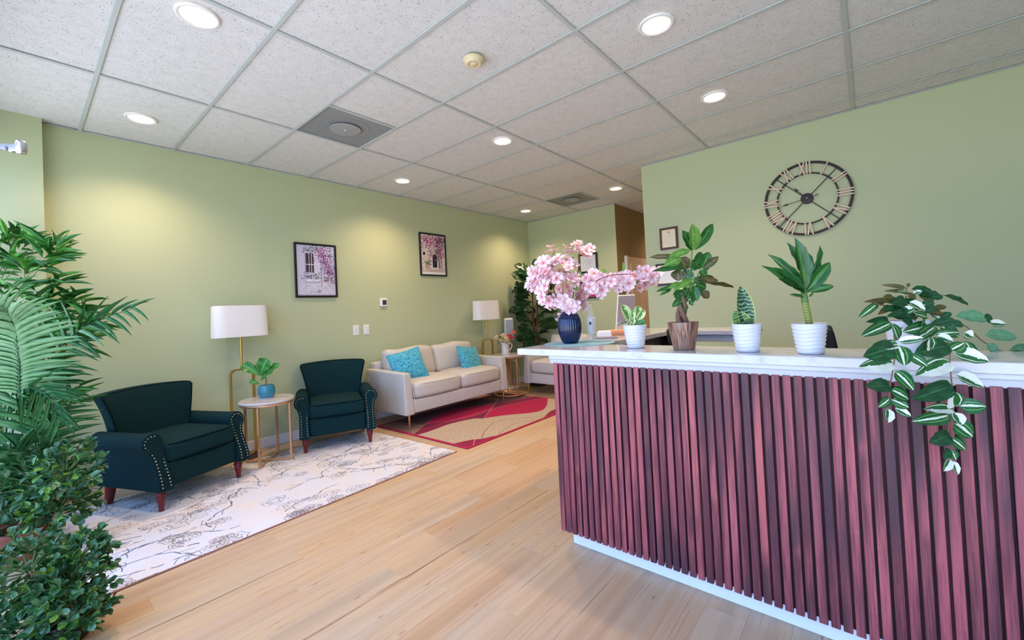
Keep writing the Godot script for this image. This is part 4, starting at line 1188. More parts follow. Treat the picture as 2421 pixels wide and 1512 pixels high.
func picture(called: String, label: String, at: Vector3, turn: float, size: Vector2, fw: float, fm: Material, art: Texture2D, inner: bool) -> void:
	var o := thing(called, label, "picture", at, turn)
	var f := MB.new()
	var d := 0.022
	for s in [-1.0, 1.0]:
		f.box(Vector3(s * (size.x - fw) * 0.5, 0, d * 0.5), Vector3(fw, size.y, d), 0.002)
		f.box(Vector3(0, s * (size.y - fw) * 0.5, d * 0.5), Vector3(size.x - 2 * fw, fw, d), 0.002)
	part("frame", f, fm, o)
	if inner:
		var g := MB.new()
		var iw := 0.006
		for s in [-1.0, 1.0]:
			g.box(Vector3(s * (size.x - 2 * fw - iw) * 0.5, 0, d * 0.5), Vector3(iw, size.y - 2 * fw, d * 0.7), 0.001)
			g.box(Vector3(0, s * (size.y - 2 * fw - iw) * 0.5, d * 0.5), Vector3(size.x - 2 * fw - 2 * iw, iw, d * 0.7), 0.001)
		part("inner_rim", g, M.brass if fm != M.black_frame else fm, o)
	var p := MB.new()
	var w := size.x * 0.5 - fw * 0.9
	var h := size.y * 0.5 - fw * 0.9
	p.poly([Vector3(-w, -h, 0.012), Vector3(w, -h, 0.012), Vector3(w, h, 0.012), Vector3(-w, h, 0.012)], Vector3(0, 0, 1), [Vector2(0, 1), Vector2(1, 1), Vector2(1, 0), Vector2(0, 0)])
	var m := textured(art, 0.08)
	part("print", p, m, o)
	part("backing", bx(Vector3(-w, -h, 0.001), Vector3(w, h, 0.008)), M.slat_backing, o)

func blobs(im: Image, rg: RandomNumberGenerator, ctr: Vector2, sp: Vector2, k: int, r0: float, r1: float, cols: Array) -> void:
	for i in k:
		var p := ctr + Vector2(rg.randfn(0, sp.x), rg.randfn(0, sp.y))
		disc(im, p.x, p.y, rg.randf_range(r0, r1), cols[rg.randi() % cols.size()])

func print_house() -> Texture2D:
	var w := 300
	var h := 400
	var rg := RandomNumberGenerator.new()
	rg.seed = 90
	var im := Image.create_empty(w, h, false, Image.FORMAT_RGB8)
	im.fill(rgb(206, 204, 224))
	im.fill_rect(Rect2i(62, 0, 8, 330), rgb(186, 184, 208))
	im.fill_rect(Rect2i(190, 60, 110, 290), rgb(196, 192, 214))
	im.fill_rect(Rect2i(186, 110, 4, 220), rgb(116, 112, 136))
	# window
	im.fill_rect(Rect2i(70, 66, 62, 150), rgb(72, 56, 66))
	im.fill_rect(Rect2i(94, 66, 4, 150), rgb(224, 222, 232))
	im.fill_rect(Rect2i(112, 66, 5, 150), rgb(224, 222, 232))
	im.fill_rect(Rect2i(70, 150, 62, 6), rgb(224, 222, 232))
	im.fill_rect(Rect2i(132, 66, 50, 160), rgb(214, 212, 230))
	var pl := [rgb(146, 70, 140), rgb(176, 104, 170), rgb(104, 46, 96), rgb(206, 148, 204), rgb(70, 60, 74)]
	var lf := [rgb(78, 74, 92), rgb(120, 116, 134), rgb(60, 62, 66), rgb(168, 164, 184)]
	blobs(im, rg, Vector2(120, 34), Vector2(34, 20), 150, 1.5, 4.5, lf)
	blobs(im, rg, Vector2(196, 60), Vector2(24, 34), 190, 2, 5, pl)
	blobs(im, rg, Vector2(240, 150), Vector2(24, 46), 260, 2, 5, pl)
	blobs(im, rg, Vector2(262, 220), Vector2(20, 26), 140, 2, 5, lf + pl)
	blobs(im, rg, Vector2(252, 270), Vector2(30, 20), 160, 2, 5, [rgb(232, 228, 236), rgb(120, 116, 128), rgb(80, 76, 84), rgb(150, 60, 110)])
	blobs(im, rg, Vector2(110, 246), Vector2(36, 16), 170, 2, 4, [rgb(226, 224, 230), rgb(90, 88, 104), rgb(58, 60, 66), rgb(130, 100, 140)])
	im.fill_rect(Rect2i(70, 268, 48, 20), rgb(232, 230, 236))
	im.fill_rect(Rect2i(122, 270, 50, 16), rgb(226, 224, 232))
	im.fill_rect(Rect2i(60, 290, 118, 5), rgb(150, 146, 168))
	# bicycle
	var wh := rgb(236, 234, 240)
	for q in [Vector2(82, 352), Vector2(252, 348)]:
		ring_stroke(im, q, 44, 44, 2.4, wh)
		ring_stroke(im, q, 39, 39, 1.0, rgb(150, 142, 158))
		for k in 10: stroke(im, q, q + Vector2(cos(TAU * k / 10), sin(TAU * k / 10)) * 40, 0.6, rgb(214, 210, 220))
	for q in [[82, 352, 166, 362], [166, 362, 214, 306], [214, 306, 120, 312], [120, 312, 166, 362], [252, 348, 210, 292], [120, 312, 82, 352], [210, 292, 188, 290]]:
		stroke(im, Vector2(q[0], q[1]), Vector2(q[2], q[3]), 2.2, wh)
	ring_stroke(im, Vector2(166, 362), 9, 9, 2.0, rgb(84, 80, 100))
	for k in 30: disc(im, 96 + k * 3, 366 + rg.randf_range(-3, 3), 1.5, rgb(120, 112, 138))
	im.fill_rect(Rect2i(0, 390, 300, 10), rgb(160, 156, 170))
	return tex(im)

func print_door() -> Texture2D:
	var w := 300
	var h := 400
	var rg := RandomNumberGenerator.new()
	rg.seed = 91
	var im := Image.create_empty(w, h, false, Image.FORMAT_RGB8)
	im.fill(rgb(226, 214, 206))
	for k in 260: disc(im, rg.randf() * w, rg.randf() * h, rg.randf_range(4, 14), rgb(226, 214, 206).lerp(rgb(206, 190, 184), rg.randf()))
	im.fill_rect(Rect2i(22, 176, 34, 36), rgb(240, 234, 228))
	im.fill_rect(Rect2i(24, 178, 28, 30), rgb(52, 46, 58))
	# door with a round head
	im.fill_rect(Rect2i(140, 220, 54, 108), rgb(44, 46, 70))
	disc(im, 167, 220, 27, rgb(44, 46, 70))
	im.fill_rect(Rect2i(165, 200, 3, 128), rgb(70, 74, 104))
	var pk := [rgb(196, 74, 140), rgb(222, 128, 176), rgb(140, 40, 92), rgb(236, 190, 210), rgb(92, 60, 58)]
	var br := [rgb(92, 66, 48), rgb(130, 96, 66), rgb(66, 50, 44), rgb(86, 92, 60)]
	blobs(im, rg, Vector2(70, 60), Vector2(44, 40), 260, 2, 6, pk)
	blobs(im, rg, Vector2(170, 60), Vector2(56, 40), 340, 2, 6, pk)
	blobs(im, rg, Vector2(240, 60), Vector2(36, 42), 240, 2, 6, [rgb(60, 58, 60), rgb(96, 90, 92), rgb(170, 80, 130), rgb(44, 42, 46)])
	blobs(im, rg, Vector2(120, 190), Vector2(16, 28), 90, 2, 5, pk)
	blobs(im, rg, Vector2(220, 160), Vector2(30, 44), 220, 2, 5, br + pk)
	blobs(im, rg, Vector2(262, 170), Vector2(18, 40), 120, 2, 5, pk)
	for k in 7:
		var p := Vector2(236 + rg.randf_range(-16, 30), 330)
		for s in 8:
			var q := p + Vector2(rg.randf_range(-12, 8), -22)
			stroke(im, p, q, 2.4, br[rg.randi() % 4])
			p = q
	blobs(im, rg, Vector2(82, 284), Vector2(18, 20), 120, 2, 5, [rgb(80, 96, 70), rgb(56, 66, 50), rgb(150, 156, 130)])
	im.fill_rect(Rect2i(66, 310, 36, 34), rgb(206, 164, 138))
	im.fill_rect(Rect2i(0, 336, 300, 3), rgb(150, 120, 112))
	im.fill_rect(Rect2i(130, 330, 78, 8), rgb(240, 234, 230))
	for k in 26: stroke(im, Vector2(rg.randf() * w, rg.randf_range(346, 372)), Vector2(rg.randf() * w, rg.randf_range(346, 372)), 0.7, rgb(176, 146, 136))
	im.fill_rect(Rect2i(0, 374, 300, 26), rgb(238, 234, 234))
	return tex(im)

func print_paper(sd: int, ground: Color, wide: bool) -> Texture2D:
	var w := 220 if wide else 160
	var h := 160 if wide else 210
	var rg := RandomNumberGenerator.new()
	rg.seed = sd
	var im := Image.create_empty(w, h, false, Image.FORMAT_RGB8)
	im.fill(ground)
	var ink := rgb(120, 112, 104)
	var c := w * 0.5
	if sd == 4:
		im.fill_rect(Rect2i(30, 26, w - 60, h - 52), rgb(236, 232, 236))
	if not wide:
		for k in 14:
			var a := TAU * k / 14
			disc(im, c + cos(a) * 17, 36 + sin(a) * 17, 1.6, ink)
		disc(im, c - 4, 32, 4, rgb(86, 96, 92))
		disc(im, c + 4, 32, 4, rgb(86, 96, 92))
		disc(im, c, 38, 4, rgb(86, 96, 92))
		ring_stroke(im, Vector2(c, 36), 12, 12, 0.8, rgb(160, 150, 136))
	var y := 66 if not wide else 52
	while y < h - 26:
		var hw := rg.randf_range(0.16, 0.4) * w * (0.6 if sd == 4 else 1.0)
		var x := int(c - hw)
		while x < c + hw:
			im.fill_rect(Rect2i(x, y + rg.randi_range(0, 1), rg.randi_range(1, 3), 2), ink.lerp(ground, rg.randf() * 0.5))
			x += rg.randi_range(3, 5)
		y += 11 if not wide else 14
	if wide and sd != 4:
		for k in 5:
			for s in 3: im.fill_rect(Rect2i(int(c) + 14 + k % 2 * 14 + rg.randi_range(0, 4), 44 + k * 12 + s * 3, 8, 1), rgb(110, 106, 104))
	return tex(im)

func make_clock() -> void:
	var o := thing("wall_clock", "large round openwork wall clock with brass roman numerals", "clock", Vector3(4.440, 2.216, -4.53))
	var b := MB.new()
	b.lathe([[0.325, 0.012], [0.346, 0.012], [0.346, 0.026], [0.325, 0.026], [0.325, 0.012]], 96, Vector3.ZERO, 1, 1, Basis(Vector3(1, 0, 0), PI / 2))
	part("outer_ring", b, M.bronze, o)
	b = MB.new()
	b.lathe([[0.231, 0.014], [0.243, 0.014], [0.243, 0.024], [0.231, 0.024], [0.231, 0.014]], 96, Vector3.ZERO, 1, 1, Basis(Vector3(1, 0, 0), PI / 2))
	part("inner_ring", b, M.bronze, o)
	for k in 4:
		var a := PI / 4 + k * PI / 2
		b = MB.new()
		b.box(Vector3(cos(a), sin(a), 0) * 0.19 + Vector3(0, 0, 0.016), Vector3(0.285, 0.007, 0.006), 0.001, Basis(Vector3(0, 0, 1), a))
		part("spoke", b, M.bronze, o)
	b = MB.new()
	b.lathe([[0, 0.008], [0.05, 0.008], [0.05, 0.022], [0.046, 0.026], [0, 0.026]], 40, Vector3.ZERO, 1, 1, Basis(Vector3(1, 0, 0), PI / 2))
	part("hub", b, M.bronze, o)
	var num := ["XII", "I", "II", "III", "IV", "V", "VI", "VII", "VIII", "IX", "X", "XI"]
	for k in 12:
		var a := PI / 2 - k * TAU / 12
		var out := Vector3(cos(a), sin(a), 0)
		var rt := Vector3(sin(a), -cos(a), 0)
		var t: String = num[k]
		var wid := 0.0
		for ch in t: wid += 0.025 if ch == "I" else 0.05
		var u := -wid * 0.5
		b = MB.new()
		for ch in t:
			var sw := 0.025 if ch == "I" else 0.05
			var cu := u + sw * 0.5
			var lines := [[0.0, 0.0]] if ch == "I" else ([[-0.02, 0.02], [0.02, -0.02]] if ch == "X" else [[0.0, -0.02], [0.0, 0.02]])
			var zz := 0.03
			for l in lines:
				var p0: Vector3 = out * 0.226 + rt * (cu + l[0])
				var p1: Vector3 = out * 0.345 + rt * (cu + l[1])
				var d: Vector3 = p1 - p0
				b.box((p0 + p1) * 0.5 + Vector3(0, 0, zz), Vector3(d.length(), 0.0125, 0.006), 0.002, Basis(d.normalized(), Vector3(0, 0, 1).cross(d.normalized()), Vector3(0, 0, 1)))
				zz += 0.002
			u += sw
		part("numeral", b, M.numeral, o)
	for q in [["hour_hand", Vector3(-0.104, 0.127, 0), 0.034, 0.0], ["minute_hand", Vector3(-0.226, -0.044, 0), 0.038, 0.1]]:
		var d: Vector3 = q[1]
		var dn := d.normalized()
		var sd := Vector3(0, 0, 1).cross(dn)
		var zz: float = q[2]
		var L := d.length()
		b = MB.new()
		b.box(dn * L * 0.35 + Vector3(0, 0, zz), Vector3(L * 0.72, 0.005, 0.003), 0.0, Basis(dn, sd, Vector3(0, 0, 1)))
		var pp := PackedVector2Array([Vector2(L * 0.62, 0), Vector2(L * 0.7, 0.009), Vector2(L * 0.76, 0.008), Vector2(L * 0.84, 0.0025), Vector2(L, 0.0006), Vector2(L, -0.0006), Vector2(L * 0.84, -0.0025), Vector2(L * 0.76, -0.008), Vector2(L * 0.7, -0.009)])
		b.prism(pp, zz - 0.0015, zz + 0.0015, Transform3D(Basis(dn, sd, Vector3(0, 0, 1)), Vector3.ZERO))
		if q[3] > 0.0:
			b.box(-dn * 0.035 + Vector3(0, 0, zz), Vector3(0.07, 0.005, 0.003), 0.0, Basis(dn, sd, Vector3(0, 0, 1)))
			var rp := PackedVector3Array()
			for e in 16: rp.append(-dn * 0.082 + Vector3(cos(TAU * e / 16) * 0.009, sin(TAU * e / 16) * 0.007, zz))
			b.tube(rp, 0.002, 0.002, 6, true)
		part(q[0], b, M.black_frame, o)
	b = MB.new()
	b.lathe([[0, 0.026], [0.009, 0.026], [0.009, 0.04], [0.004, 0.044], [0, 0.044]], 16, Vector3.ZERO, 1, 1, Basis(Vector3(1, 0, 0), PI / 2))
	part("pin", b, M.chrome, o)

# ---------------------------------------------------------------- furniture
func turned_leg(h: float) -> MB:
	var b := MB.new()
	b.lathe([[0, 0], [0.015, 0], [0.019, h * 0.3], [0.027, h * 0.58], [0.029, h * 0.64], [0.021, h * 0.67], [0.03, h * 0.7], [0.034, h * 0.76], [0.03, h * 0.8], [0.026, h * 0.83], [0.033, h * 0.92], [0.034, h], [0, h]], 20)
	return b

func arm_front(p: Vector2) -> float:
	# how far forward the arm reaches at a height: the scroll sits back, the foot comes forward
	var t := clampf((p.y - 0.15) / 0.36, 0.0, 1.0)
	return 0.335 - 0.105 * t * t * (3.0 - 2.0 * t)

func arm_outline(s: float) -> PackedVector2Array:
	var p := PackedVector2Array()
	p.append(Vector2(0.262, 0.15))
	for y in [0.21, 0.27, 0.33, 0.38, 0.415]: p.append(Vector2(0.262 + 0.006 * sin((y - 0.15) * 10.0), y))
	arc(p, Vector2(0.325, 0.476), 0.064, 200, -52, 14)
	for q in [[0.357, 0.405], [0.349, 0.38], [0.345, 0.35], [0.345, 0.29], [0.346, 0.22], [0.346, 0.15]]: p.append(Vector2(q[0], q[1]))
	if s < 0.0:
		var r := PackedVector2Array()
		for i in range(p.size() - 1, -1, -1): r.append(Vector2(-p[i].x, p[i].y))
		return r
	return p

func armchair(label: String, at: Vector3, turn: float) -> Node3D:
	var o := thing("armchair", label, "armchair", at, turn, "dark green roll arm armchairs")
	for s in [1.0, -1.0]:
		var ol := arm_outline(s)
		var b := MB.new()
		b.prism(ol, -0.31, 0.3, Transform3D.IDENTITY, arm_front)
		var arm := part("arm", b, M.green_cloth, o)
		# front panel with its welt and two rows of brass nails
		var grown := Geometry2D.offset_polygon(ol, 0.004, Geometry2D.JOIN_ROUND)
		var pl := MB.new()
		var fz := func(p: Vector2) -> float: return arm_front(p) + 0.012
		pl.prism(grown[0], 0.2, 0.3, Transform3D.IDENTITY, fz)
		part("arm_panel", pl, M.green_cloth, arm)
		var inset := Geometry2D.offset_polygon(ol, -0.014, Geometry2D.JOIN_ROUND)
		var nl := MB.new()
		var run: PackedVector2Array = inset[0]
		var acc := 0.0
		for i in run.size():
			var p := run[i]
			var q := run[(i + 1) % run.size()]
			var d := p.distance_to(q)
			while acc <= d:
				var w := p.lerp(q, acc / d)
				if w.y > 0.175:
					var nb := MB.new()
					nb.lathe([[0.0048, 0], [0.004, 0.0028], [0.002, 0.004], [0, 0.0043]], 7, Vector3(w.x, w.y, arm_front(w) + 0.0115), 1, 1, Basis(Vector3(1, 0, 0), PI / 2))
					nl.add(nb)
				acc += 0.0225
			acc -= d
		part("nailheads", nl, M.nail, arm)
	# body
	var b := MB.new()
	b.box(Vector3(0, 0.235, 0.0), Vector3(0.525, 0.17, 0.61), 0.012)
	part("seat_base", b, M.green_cloth, o)
	b = MB.new()
	var puff := func(p: Vector3) -> Vector3:
		var e := (1.0 - pow(absf(p.x) / 0.262, 3.0)) * (1.0 - pow(absf(p.z) / 0.285, 4.0))
		return p + Vector3(0, (0.02 if p.y > 0 else 0.0) * e, (0.012 if p.z > 0 else 0.0) * (1.0 - pow(absf(p.x) / 0.262, 2.0)))
	b.soft(Vector3(0.524, 0.14, 0.57), 0.04, 14, puff, Transform3D(Basis.IDENTITY, Vector3(0, 0.385, 0.025)))
	var cu := part("seat_cushion", b, M.green_cloth, o)
	b = MB.new()
	for yy in [0.448, 0.33]:
		var wp := PackedVector3Array()
		for k in 17:
			var x := -0.25 + 0.5 * k / 16
			wp.append(Vector3(x, yy, 0.303 + 0.014 * (1.0 - pow(absf(x) / 0.262, 2.0)) - 0.02 * pow(absf(x) / 0.25, 10.0)))
		b.tube(wp, 0.0045, 0.0045, 6)
	part("piping", b, M.green_welt, cu)
	# back: wings flare outward and the top rolls backward
	b = MB.new()
	var lean := func(p: Vector3) -> Vector3:
		var v := (p.y + 0.25) / 0.5
		var f := p.x * (1.0 + 0.31 * v * v)
		var z := p.z - 0.10 * v - 0.035 * pow(maxf(v - 0.55, 0.0) / 0.45, 2.0) + 0.07 * pow(absf(p.x) / 0.265, 2.0) * v
		return Vector3(f, p.y + 0.016 * (1.0 - pow(p.x / 0.265, 2.0)) * v, z)
	b.soft(Vector3(0.53, 0.5, 0.115), 0.03, 14, lean, Transform3D(Basis.IDENTITY, Vector3(0, 0.555, -0.245)))
	var bk := part("backrest", b, M.green_cloth, o)
	b = MB.new()
	for s in [-1.0, 1.0]:
		var wp := PackedVector3Array()
		for k in 13:
			var y := -0.13 + 0.36 * k / 12
			wp.append(lean.call(Vector3(s * 0.255, y, 0.052)) + Vector3(0, 0.555, -0.245))
		b.tube(wp, 0.004, 0.004, 6)
	var tp := PackedVector3Array()
	for k in 15: tp.append(lean.call(Vector3(-0.25 + 0.5 * k / 14, 0.243, 0.048)) + Vector3(0, 0.555, -0.245))
	b.tube(tp, 0.004, 0.004, 6)
	part("piping", b, M.green_welt, bk)
	for s in [-1.0, 1.0]:
		part("front_leg", turned_leg(0.152), M.mahogany, o, Transform3D(Basis.IDENTITY, Vector3(s * 0.3, 0, 0.275)))
		b = MB.new()
		for e in 1:
			b.grid([PackedVector3Array([Vector3(-0.017, 0, -0.03), Vector3(0.017, 0, -0.03), Vector3(0.017, 0, 0.004), Vector3(-0.017, 0, 0.004)]), PackedVector3Array([Vector3(-0.026, 0.152, -0.006), Vector3(0.026, 0.152, -0.006), Vector3(0.026, 0.152, 0.046), Vector3(-0.026, 0.152, 0.046)])], true)
		part("back_leg", b, M.mahogany, o, Transform3D(Basis.IDENTITY, Vector3(s * 0.29, 0, -0.27)))
	return o

func sofa(called: String, label: String, cat: String, at: Vector3, turn: float, seats: int) -> Node3D:
	var o := thing(called, label, cat, at, turn)
	var sw := 0.735
	var half := seats * sw * 0.5
	for s in [-1.0, 1.0]:
		var b := MB.new()
		var bend := func(p: Vector3) -> Vector3:
			var v := (p.y + 0.235) / 0.47
			var x := p.x
			if p.x * s < 0.0: x *= 1.0 + 0.75 * pow(1.0 - v, 1.6)
			return Vector3(x, p.y + (0.012 - 0.02 * p.z) * v, p.z - 0.03 * v * (1.0 if p.z > 0 else 0.0))
		b.soft(Vector3(0.1, 0.47, 0.82), 0.022, 12, bend, Transform3D(Basis.IDENTITY, Vector3(s * (half + 0.088), 0.395, 0)))
		var a := part("arm", b, M.leather, o)
		b = MB.new()
		b.tube(PackedVector3Array([Vector3(s * (half + 0.045), 0.62, 0.372), Vector3(s * (half + 0.03), 0.45, 0.392), Vector3(s * (half + 0.01), 0.3, 0.404), Vector3(s * (half + 0.003), 0.18, 0.408)]), 0.003, 0.003, 6)
		part("seam", b, M.stitch, a)
	var b := MB.new()
	b.soft(Vector3(seats * sw + 0.05, 0.16, 0.78), 0.02, 8, null, Transform3D(Basis.IDENTITY, Vector3(0, 0.245, 0.0)))
	var base := part("seat_base", b, M.leather, o)
	if seats > 1:
		b = MB.new()
		for dx in [-0.006, 0.006]: b.tube(PackedVector3Array([Vector3(dx, 0.318, 0.388), Vector3(dx, 0.25, 0.392), Vector3(dx, 0.17, 0.389)]), 0.002, 0.002, 5)
		part("seam", b, M.stitch, base)
	b = MB.new()
	b.soft(Vector3(seats * sw + 0.16, 0.56, 0.13), 0.03, 8, func(p: Vector3) -> Vector3: return p + Vector3(0, 0, -0.02 * (p.y + 0.28)), Transform3D(Basis.IDENTITY, Vector3(0, 0.445, -0.335)))
	part("back_frame", b, M.leather, o)
	for k in seats:
		var cx := -half + sw * (k + 0.5)
		b = MB.new()
		var puff := func(p: Vector3) -> Vector3:
			var e := (1.0 - pow(absf(p.x) / 0.366, 4.0)) * (1.0 - pow(absf(p.z) / 0.34, 4.0))
			var fr := 1.0 - pow(absf(p.x) / 0.366, 2.0)
			return p + Vector3(0, (0.03 if p.y > 0 else 0.0) * e, (0.03 * fr if p.z > 0 else 0.0))
		b.soft(Vector3(0.732, 0.18, 0.66), 0.055, 16, puff, Transform3D(Basis.IDENTITY, Vector3(cx, 0.415, 0.065)))
		var c := part("seat_cushion", b, M.leather, o)
		b = MB.new()
		var wp := PackedVector3Array()
		for q in 19:
			var x := -0.345 + 0.69 * q / 18
			wp.append(Vector3(cx + x, 0.487, 0.389 + 0.03 * (1.0 - pow(absf(x) / 0.366, 2.0)) - 0.03 * pow(absf(x) / 0.345, 8.0)))
		b.tube(wp, 0.0028, 0.0028, 6)
		part("seam", b, M.pillow_seam, c)
		b = MB.new()
		var pb := func(p: Vector3) -> Vector3:
			var e := (1.0 - pow(absf(p.x) / 0.366, 4.0)) * (1.0 - pow(absf(p.y) / 0.2, 4.0))
			var q := p + Vector3(0, 0.012 * sin(p.x * 11.0 + k) * (1.0 if p.y > 0 else 0.0), (0.045 if p.z > 0 else -0.02) * e)
			return Basis(Vector3(1, 0, 0), -0.24) * q
		b.soft(Vector3(0.73, 0.4, 0.17), 0.07, 16, pb, Transform3D(Basis.IDENTITY, Vector3(cx, 0.675, -0.2)))
		c = part("back_cushion", b, M.leather, o)
		if k == seats - 1 and seats > 1:
			b = MB.new()
			for dx in [-0.008, 0.008]:
				wp = PackedVector3Array()
				for q in 15:
					var y := -0.17 + 0.34 * q / 14
					wp.append(pb.call(Vector3(0.06 + dx, y, 0.085)) + Vector3(cx, 0.675, -0.2))
				b.tube(wp, 0.0022, 0.0022, 5)
			part("seam", b, M.stitch, c)
	for sx in [-1.0, 1.0]:
		for sz in [-0.335, 0.365]:
			b = MB.new()
			b.tube(PackedVector3Array([Vector3(0, 0, 0), Vector3(0, 0.08, 0), Vector3(0, 0.175, 0)]), 0.0075, 0.013, 12)
			part("leg", b, M.gold, o, Transform3D(Basis.IDENTITY, Vector3(sx * (half + 0.07), 0, sz)))
	return o

func throw_pillow(label: String, at: Vector3, bas: Basis, size: float) -> void:
	var b := MB.new()
	var puff := func(p: Vector3) -> Vector3:
		var h := size * 0.5
		var e := (1.0 - pow(absf(p.x) / h, 2.4)) * (1.0 - pow(absf(p.y) / h, 2.4))
		var pin := 1.0 - 0.07 * (1.0 - pow(absf(p.x * p.y) / (h * h), 1.0)) * (pow(maxf(absf(p.x), absf(p.y)) / h, 4.0))
		return Vector3(p.x * pin, p.y * pin, signf(p.z) * (0.006 + 0.075 * pow(maxf(e, 0.0), 0.62)))
	b.soft(Vector3(size, size, 0.02), 0.006, 18, puff)
	var o := solo("throw_pillow", b, M.pillow, label, "pillow", at, 0.0, "blue throw pillows")
	o.transform = Transform3D(bas, at)

func round_table_one() -> void:
	var o := thing("side_table", "small round marble topped table with crossed wood coloured legs between the armchairs", "side table", Vector3(0.545, 0.0102, -1.14), 0.0)
	var b := MB.new()
	b.lathe([[0, 0.556], [0.226, 0.556], [0.226, 0.556], [0.231, 0.56], [0.231, 0.571], [0.226, 0.577], [0.226, 0.577], [0, 0.577]], 48)
	part("tabletop", b, M.marble_round, o)
	b = MB.new()
	b.lathe([[0.205, 0.535], [0.222, 0.535], [0.222, 0.555], [0.205, 0.555], [0.205, 0.535]], 48)
	part("rim", b, M.rose_gold, o)
	for k in 4:
		var a: float = [0.72, 2.36, 3.86, 5.5][k]
		b = MB.new()
		b.box(Vector3(0.2, 0.272, 0), Vector3(0.018, 0.544, 0.018), 0.002)
		part("leg", b, M.rose_gold, o, Transform3D(Basis(Vector3.UP, -a), Vector3.ZERO))
	for k in 2:
		b = MB.new()
		b.box(Vector3(0, 0.012 + 0.0, 0), Vector3(0.4, 0.016, 0.016), 0.002)
		part("stretcher", b, M.rose_gold, o, Transform3D(Basis(Vector3.UP, -[0.72, 2.36][k]), Vector3(0, 0.001 * k, 0)))

func round_table_two() -> void:
	var o := thing("side_table", "round marble topped table with gold rings beside the sofa's far arm", "side table", Vector3(0.6, 0.0102, -4.5), 0.0)
	var b := MB.new()
	b.lathe([[0, 0.6], [0.236, 0.6], [0.243, 0.605], [0.243, 0.615], [0.238, 0.619], [0.238, 0.619], [0, 0.619]], 48)
	part("tabletop", b, M.marble_round, o)
	b = MB.new()
	b.lathe([[0.222, 0.582], [0.236, 0.582], [0.236, 0.6], [0.222, 0.6], [0.222, 0.582]], 48)
	part("rim", b, M.rose_gold, o)
	b = MB.new()
	b.lathe([[0.2, 0.016], [0.232, 0.016], [0.232, 0.032], [0.2, 0.032], [0.2, 0.016]], 48)
	part("base_ring", b, M.rose_gold, o)
	for k in 3:
		var a: float = [0.25, 2.3, 4.4][k]
		b = MB.new()
		b.box(Vector3(cos(a) * 0.224, 0.297, sin(a) * 0.224), Vector3(0.016, 0.564, 0.016), 0.002)
		part("leg", b, M.rose_gold, o)
	for q in [[Vector3(0.02, 0.3, 0.02), 0.2, 0.75], [Vector3(-0.08, 0.3, -0.08), 0.2, 2.2]]:
		var ctr: Vector3 = q[0]
		var p := PackedVector3Array()
		var d := Vector3(cos(q[2]), 0, -sin(q[2]))
		for k in 40: p.append(ctr + d * cos(TAU * k / 40) * float(q[1]) * 0.85 + Vector3.UP * sin(TAU * k / 40) * 0.27)
		b = MB.new()
		b.strap(p, 0.012, 0.006, d.cross(Vector3.UP), true)
		part("decor_ring", b, M.rose_gold, o)

func lamp(label: String, at: Vector3, turn: float) -> void:
	var o := thing("floor_lamp", label, "floor lamp", at, turn, "gold floor lamps")
	var b := MB.new()
	b.lathe([[0, 0], [0.135, 0], [0.138, 0.006], [0.134, 0.018], [0, 0.022]], 40)
	part("base", b, M.bronze, o)
	var p := PackedVector3Array()
	for c in [[0.055, 0.066, -90.0], [0.055, 0.805, 0.0], [-0.055, 0.805, 90.0], [-0.055, 0.066, 180.0]]:
		for k in 7:
			var a := deg_to_rad(c[2] + 90.0 * k / 6)
			p.append(Vector3(c[0] + cos(a) * 0.046, c[1] + sin(a) * 0.046, 0))
	b = MB.new()
	b.strap(p, 0.044, 0.012, Vector3(0, 0, 1), true)
	part("frame", b, M.brass, o)
	b = MB.new()
	b.tube(PackedVector3Array([Vector3(0, 0.85, 0), Vector3(0, 1.1, 0), Vector3(0, 1.4, 0)]), 0.0105, 0.0105, 14)
	b.lathe([[0, 0.848], [0.024, 0.848], [0.024, 0.858], [0.012, 0.864], [0, 0.866]], 20)
	part("pole", b, M.brass, o)
	# rounded oblong shade, open above and below
	var rows := []
	for q in [[1.17, 0.24, 0.104], [1.32, 0.235, 0.1], [1.47, 0.23, 0.096], [1.47, 0.227, 0.093], [1.32, 0.232, 0.097], [1.17, 0.237, 0.101]]:
		var r := PackedVector3Array()
		for k in 48:
			var a := TAU * k / 48
			var ca := cos(a)
			var sa := sin(a)
			r.append(Vector3(signf(ca) * pow(absf(ca), 0.42) * q[1], q[0], signf(sa) * pow(absf(sa), 0.62) * q[2]))
		rows.append(r)
	b = MB.new()
	b.grid(rows, true, true)
	part("lamp_shade", b, M.shade, o)
	b = MB.new()
	b.tube(PackedVector3Array([Vector3(-0.225, 1.42, 0), Vector3(0, 1.4, 0), Vector3(0.225, 1.42, 0)]), 0.002, 0.002, 6)
	part("shade_spider", b, M.brass, o)

func sanitizer() -> void:
	var o := thing("sanitizer_stand", "white dispenser on a slim floor stand behind the far side table", "dispenser", Vector3(0.2, 0, -5.02), 0.9)
	var b := MB.new()
	b.lathe([[0, 0], [0.15, 0], [0.15, 0.008], [0.14, 0.013], [0, 0.014]], 36)
	part("base_plate", b, M.white_plastic, o)
	b = MB.new()
	b.tube(PackedVector3Array([Vector3(0, 0.012, 0), Vector3(0, 0.4, 0), Vector3(0, 0.85, 0)]), 0.014, 0.014, 12)
	part("pole", b, M.rose_gold, o)
	b = MB.new()
	b.soft(Vector3(0.15, 0.37, 0.1), 0.022, 8, null, Transform3D(Basis.IDENTITY, Vector3(0, 0.985, 0.01)))
	part("dispenser_case", b, M.white_plastic, o)
	part("dispenser_front", bx(Vector3(-0.06, 0.82, 0.058), Vector3(0.06, 1.145, 0.064), 0.003), M.grey_plastic, o)

